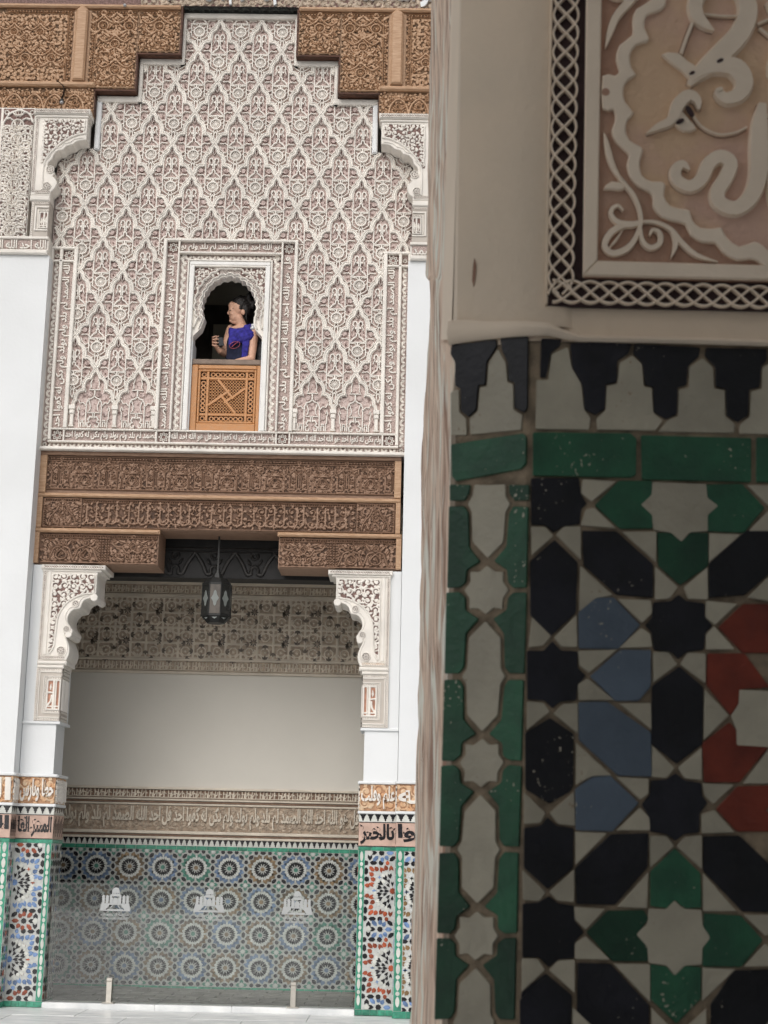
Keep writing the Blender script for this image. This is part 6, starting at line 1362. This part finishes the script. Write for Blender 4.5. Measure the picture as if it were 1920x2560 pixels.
# flat frames
raised(Z1([(806, -700), (880, -700), (848, 1250), (782, 1318)]), .0042, DG+.002, near_relief, 'plaster_frame'); raised(Z1([(783.5, 1319), (849, 1251.5), (3000, 1310), (3000, 1375)]), .0042, DG+.002, near_relief, 'plaster_frame')
raised(Z1([(655, -700), (642, -700), (606, 1452), (618, 1440)]), .0035, .007, near_plaster, 'plaster_rim', .0008)
# four-strand braid in the dark border
def braid(vertical):
    n = 0
    for ph in range(4):
        pts = []
        for i in range(0, 150 if vertical else 120):
            t = i*12.0
            if vertical:
                y = 1400-t; cx = 712-.0205*(y-0); x = cx+58*sin(2*pi*(y/352)+ph*pi/2); pts.append((x-6, y))
            else:
                x = 640+t; cy = 1385+.028*(x-640); pts.append((x, cy+50*sin(2*pi*(x/352)+ph*pi/2+1.1)))
        Q = Z1(pts); mb = MB(nfr); mb.ribbon(Q, .0019, .004, .0078+.0003*ph, near_relief, 'flat'); mb.build('braid_strand', NP_)
braid(True); braid(False)
# scalloped band
o_ = [(1115, -60), (1112, 20), (1030, 75), (1012, 130), (1012, 195), (950, 245), (935, 310), (950, 360), (930, 386), (872, 386), (872, 540), (925, 545), (930, 600), (915, 640), (930, 690), (975, 735), (995, 760), (985, 800), (1000, 860), (1040, 905), (1090, 930), (1108, 960), (1108, 1000), (1150, 1050), (1220, 1070), (1260, 1082), (1282, 1130), (1340, 1165), (1400, 1168), (1432, 1210), (1500, 1250), (1560, 1243), (1600, 1255), (1645, 1292), (1720, 1300), (1780, 1290), (1840, 1300)]
i_ = [(1170, -60), (1168, 55), (1122, 88), (1078, 105), (1068, 160), (1088, 205), (1080, 228), (1030, 242), (1000, 290), (1008, 350), (1028, 382), (990, 408), (970, 450), (978, 510), (1018, 560), (990, 592), (980, 640), (1000, 690), (1048, 716), (1060, 742), (1045, 792), (1055, 850), (1098, 880), (1150, 882), (1165, 902), (1160, 950), (1190, 995), (1250, 1010), (1280, 1018), (1292, 1062), (1332, 1098), (1400, 1100), (1428, 1098), (1450, 1140), (1510, 1185), (1580, 1162), (1620, 1180), (1662, 1215), (1720, 1225), (1780, 1215), (1840, 1225)]
def sm_c(p): return smooth(p, 2)
raised(Z1(sm_c(o_)+sm_c(i_)[::-1]), .0073, DG+.002, near_relief, 'scalloped_band')
raised(Z1(sm_c(i_)+[(2300, 1225), (2300, -60)]), .0076, .0082, near_field, 'medallion_field', 0)
mb = MB(nfr); q = Z1([(885, 465)])[0]; mb.disc(q[0], q[1], .0035, DG+.0018, DG+.0024, near_ground, 10); mb.build('peg_hole', NP_)
L0, L1 = .0080, .0136
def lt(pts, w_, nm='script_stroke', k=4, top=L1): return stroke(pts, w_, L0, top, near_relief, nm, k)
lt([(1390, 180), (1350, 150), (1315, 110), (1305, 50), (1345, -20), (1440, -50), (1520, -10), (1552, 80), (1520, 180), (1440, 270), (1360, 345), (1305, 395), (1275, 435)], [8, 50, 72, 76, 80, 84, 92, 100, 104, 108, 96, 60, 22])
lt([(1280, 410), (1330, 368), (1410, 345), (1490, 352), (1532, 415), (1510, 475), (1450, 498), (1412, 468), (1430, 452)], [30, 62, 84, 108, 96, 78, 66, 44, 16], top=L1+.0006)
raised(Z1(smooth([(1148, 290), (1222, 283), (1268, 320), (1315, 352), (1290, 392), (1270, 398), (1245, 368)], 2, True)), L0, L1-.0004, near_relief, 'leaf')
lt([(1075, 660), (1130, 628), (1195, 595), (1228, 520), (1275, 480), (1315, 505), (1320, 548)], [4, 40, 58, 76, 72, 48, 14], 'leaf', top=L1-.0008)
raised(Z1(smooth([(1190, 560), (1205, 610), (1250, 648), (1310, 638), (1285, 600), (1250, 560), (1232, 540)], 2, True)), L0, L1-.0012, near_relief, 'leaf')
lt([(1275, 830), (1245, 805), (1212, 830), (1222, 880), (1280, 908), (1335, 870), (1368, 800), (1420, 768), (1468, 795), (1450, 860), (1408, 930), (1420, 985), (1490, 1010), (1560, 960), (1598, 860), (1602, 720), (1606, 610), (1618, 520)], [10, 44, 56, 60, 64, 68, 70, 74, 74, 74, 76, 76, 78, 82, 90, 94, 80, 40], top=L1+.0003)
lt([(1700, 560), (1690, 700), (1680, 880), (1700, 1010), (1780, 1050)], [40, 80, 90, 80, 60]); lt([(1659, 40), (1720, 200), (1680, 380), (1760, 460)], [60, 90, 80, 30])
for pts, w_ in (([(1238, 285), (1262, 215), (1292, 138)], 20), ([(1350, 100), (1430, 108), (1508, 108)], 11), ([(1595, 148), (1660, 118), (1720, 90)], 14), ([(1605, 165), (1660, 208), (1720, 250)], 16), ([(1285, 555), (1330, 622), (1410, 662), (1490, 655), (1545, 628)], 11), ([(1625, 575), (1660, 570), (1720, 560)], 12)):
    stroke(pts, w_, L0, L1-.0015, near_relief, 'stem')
for (x, y, a, b) in ((1418, 325, 18, 9), (1288, 382, 14, 8), (1232, 606, 20, 9), (1278, 560, 30, 12)):
    q = Z1(rot([(a*c_, b*s_) for c_, s_ in [(cos(t), sin(t)) for t in np.linspace(0, 2*pi, 11)[:-1]]], radians(-25 if x != 1278 else 55), x, y)); raised(q, L1-.001, L1+.0012, near_dark, 'drilled_hole', 0)
# corner foliage
M0, M1 = .0073, DG+.0018
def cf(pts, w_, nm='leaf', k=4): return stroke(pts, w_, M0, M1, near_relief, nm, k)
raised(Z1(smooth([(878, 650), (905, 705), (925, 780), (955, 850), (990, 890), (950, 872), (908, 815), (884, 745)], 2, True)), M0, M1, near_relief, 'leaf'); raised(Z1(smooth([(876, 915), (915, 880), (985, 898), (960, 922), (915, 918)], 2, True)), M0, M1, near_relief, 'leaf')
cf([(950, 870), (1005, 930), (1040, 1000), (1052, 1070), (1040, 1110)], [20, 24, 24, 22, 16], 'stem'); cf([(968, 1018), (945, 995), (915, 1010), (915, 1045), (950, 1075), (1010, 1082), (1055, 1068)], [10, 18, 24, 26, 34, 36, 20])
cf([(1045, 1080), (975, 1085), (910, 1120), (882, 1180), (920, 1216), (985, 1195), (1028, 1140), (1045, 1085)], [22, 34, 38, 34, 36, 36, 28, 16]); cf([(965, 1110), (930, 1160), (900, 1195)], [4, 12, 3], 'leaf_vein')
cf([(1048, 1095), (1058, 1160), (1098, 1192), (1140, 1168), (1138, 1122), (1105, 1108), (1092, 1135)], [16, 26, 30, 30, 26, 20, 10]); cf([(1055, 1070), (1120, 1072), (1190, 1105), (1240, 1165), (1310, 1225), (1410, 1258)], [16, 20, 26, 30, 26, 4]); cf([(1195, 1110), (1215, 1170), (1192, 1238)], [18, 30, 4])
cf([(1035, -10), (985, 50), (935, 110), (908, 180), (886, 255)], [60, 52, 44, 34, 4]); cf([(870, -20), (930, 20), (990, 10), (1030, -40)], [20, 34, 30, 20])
# bare plaster at the rounded left edge, with its lumpy lower lip
mb = MB(lambda a, b, d: (a, b, d)); lip = []
for (u, v) in ((168, 1628), (240, 1612), (330, 1602), (430, 1592), (530, 1585), (620, 1583), (690, 1598), (760, 1612), (900, 1616), (1100, 1618), (1400, 1626), (1659, 1634), (2600, 1660)):
    ch = u < 545; f_ = cz_px if ch else nz_; a, b = f_(1040+u/1.8852, v/1.8852); lip.append((cfr if ch else nfr, a, b))
V = []; k = 0
for f_, a, b in lip: t_ = [.019, .017, .014, .012, .0105, .009, .006, .0035, .003, .003, .003, .003, .003][k]; V += [f_(a, b, .0), f_(a, b-.0008, .0045), f_(a, b+t_*.4, .0088), f_(a, b+t_, .0068 if k < 6 else .004), f_(a, b+t_+.003, .0)]; k += 1
mb.quads(V, [(5*i+j, 5*i+j+1, 5*i+5+j+1, 5*i+5+j) for i in range(len(lip)-1) for j in range(4)], near_relief); mb.sm = True; mb.build('plaster_lip', NP_)
# weathered timber between the pillar and the courtyard
TI = thing('timber_post', 'weathered split timber post with flaking pale paint at the left edge of the dark pillar', 'post', (1.87, 1.5, 0))
A_ = np.array(px(1120, 1000, 1.50)); B_ = np.array(px(1052, 1000, 2.3)); tdir = B_-A_; tdir[2] = 0; tlen = np.linalg.norm(tdir); tdir /= tlen; tn = np.array([-tdir[1], tdir[0], 0]); tn = tn if np.dot(tn, CAM-A_) > 0 else -tn
Ltr = [(-200, 1079), (0, 1074), (150, 1070), (314, 1066), (500, 1062), (655, 1058), (690, 1056), (699, 1062), (703, 1068), (790, 1068), (853, 1065), (943, 1062), (1077, 1058), (1310, 1048), (1443, 1045), (1660, 1041), (1900, 1036), (2123, 1029.5), (2297, 1024), (2560, 1019), (2900, 1010)]
Rtr = [(-200, 1158), (314, 1141), (697, 1131), (865, 1125), (1077, 1119), (1491, 1111), (1766, 1106), (2190, 1093), (2560, 1088), (2900, 1081)]
ni, nj = 26, 420; V = []; vs_ = np.linspace(-200, 2900, nj)
ph = rng.uniform(0, 6.28, 40); 
def nz1(x, y, f): return sum(sin(x*f*(1+.7*k)+ph[k]+2.2*sin(y*(.0016+.0011*k)*(1+k*.4)+ph[k+8]))/(1+k*.6) for k in range(5))
for v in vs_:
    ul = np.interp(v, [p[0] for p in Ltr], [p[1] for p in Ltr])+.8*sin(v*.021)+.45*sin(v*.053+1)+.25*sin(v*.11+2); ur = np.interp(v, [p[0] for p in Rtr], [p[1] for p in Rtr])
    for i in range(ni+1):
        s = i/ni; p = px(ur+(ul-ur)*s, v, plane=(A_, tn)); g = nz1(s*3.2, v, 2.6); d = .0016*abs(g)-.0012+(-.006*max(0, s-.93)/.07)+(-.005*max(0, .05-s)/.05)
        V.append(p+tn*d*1.6)
E_ = len(V); F = [(j*(ni+1)+i, j*(ni+1)+i+1, (j+1)*(ni+1)+i+1, (j+1)*(ni+1)+i) for j in range(nj-1) for i in range(ni)]
for j in range(nj): V.append(V[j*(ni+1)+ni]-tn*.05)
F += [(j*(ni+1)+ni, E_+j, E_+j+1, (j+1)*(ni+1)+ni) for j in range(nj-1)]
tm = mat('weathered timber', (.80, .62, .48), .85, .2, 9, .6, 26, stretch=(18, 5, .8), col2=(.34, .20, .14), detail=10, lo=.37, hi=.57)
_n = tm.node_tree; nn, LL = _n.nodes, _n.links; P_ = nn['Principled BSDF']; src = P_.inputs['Base Color'].links[0].from_socket
g_ = nn.new('ShaderNodeNewGeometry'); mp_ = nn.new('ShaderNodeMapping'); mp_.inputs['Scale'].default_value = (18, 5, 1.0); LL.new(g_.outputs['Position'], mp_.inputs[0]); n2 = nn.new('ShaderNodeTexNoise'); n2.inputs['Scale'].default_value = 6; n2.inputs['Detail'].default_value = 8; LL.new(mp_.outputs[0], n2.inputs['Vector'])
r2 = nn.new('ShaderNodeValToRGB'); r2.color_ramp.elements[0].position = .52; r2.color_ramp.elements[1].position = .60; LL.new(n2.outputs['Fac'], r2.inputs[0]); mx = nn.new('ShaderNodeMix'); mx.data_type = 'RGBA'; LL.new(r2.outputs[0], mx.inputs['Factor']); LL.new(src, mx.inputs['A']); mx.inputs['B'].default_value = (.80, .78, .68, 1); LL.new(mx.outputs['Result'], P_.inputs['Base Color'])
mb = MB(flat); mb.v = [tuple(v) for v in V]; mb.f = [list(f) for f in F]; mb.m = [tm]*len(F); mb.sm = True; mb.build('timber_face', TI)
mb = MB(flat); q0, q1 = A_-tn*.05, B_-tn*.05; mb.quads([(*(A_-tn*.012)[:2], 0), (*(B_-tn*.012)[:2], 0), (*(B_-tn*.045)[:2], 0), (*(A_-tn*.045)[:2], 0), (*(A_-tn*.012)[:2], 3), (*(B_-tn*.012)[:2], 3), (*(B_-tn*.045)[:2], 3), (*(A_-tn*.045)[:2], 3)], [(0, 1, 5, 4), (1, 2, 6, 5), (2, 3, 7, 6), (3, 0, 4, 7)], tm); mb.build('timber_core', TI)

# pale plaster arris between timber and pillar, and an old stain on the plaster
mb = MB(flat); vv = [-200, 0, 150, 314, 500, 697, 780, 850]; V = []
for v in vv:
    r_ = np.interp(v, [p[0] for p in Rtr], [p[1] for p in Rtr])
    for du, o_ in ((-15+2*sin(v*.05), .0015), (-11, .005), (-2, .0055), (5, .001)): V.append(tuple(px(r_+du, v, plane=(A_, tn))+tn*o_))
mb.quads(V, [(4*i+j, 4*i+j+1, 4*i+5+j, 4*i+4+j) for i in range(len(vv)-1) for j in range(3)], near_relief); mb.sm = True; mb.build('plaster_arris', NP_)
mb = MB(cfr); mb.plate([cz_px(*q) for q in ((1192, 650), (1197, 668), (1195, 700), (1190, 722), (1187, 705), (1189, 672))], .0046, .0051, near_brown); mb.build('plaster_stain', NP_)
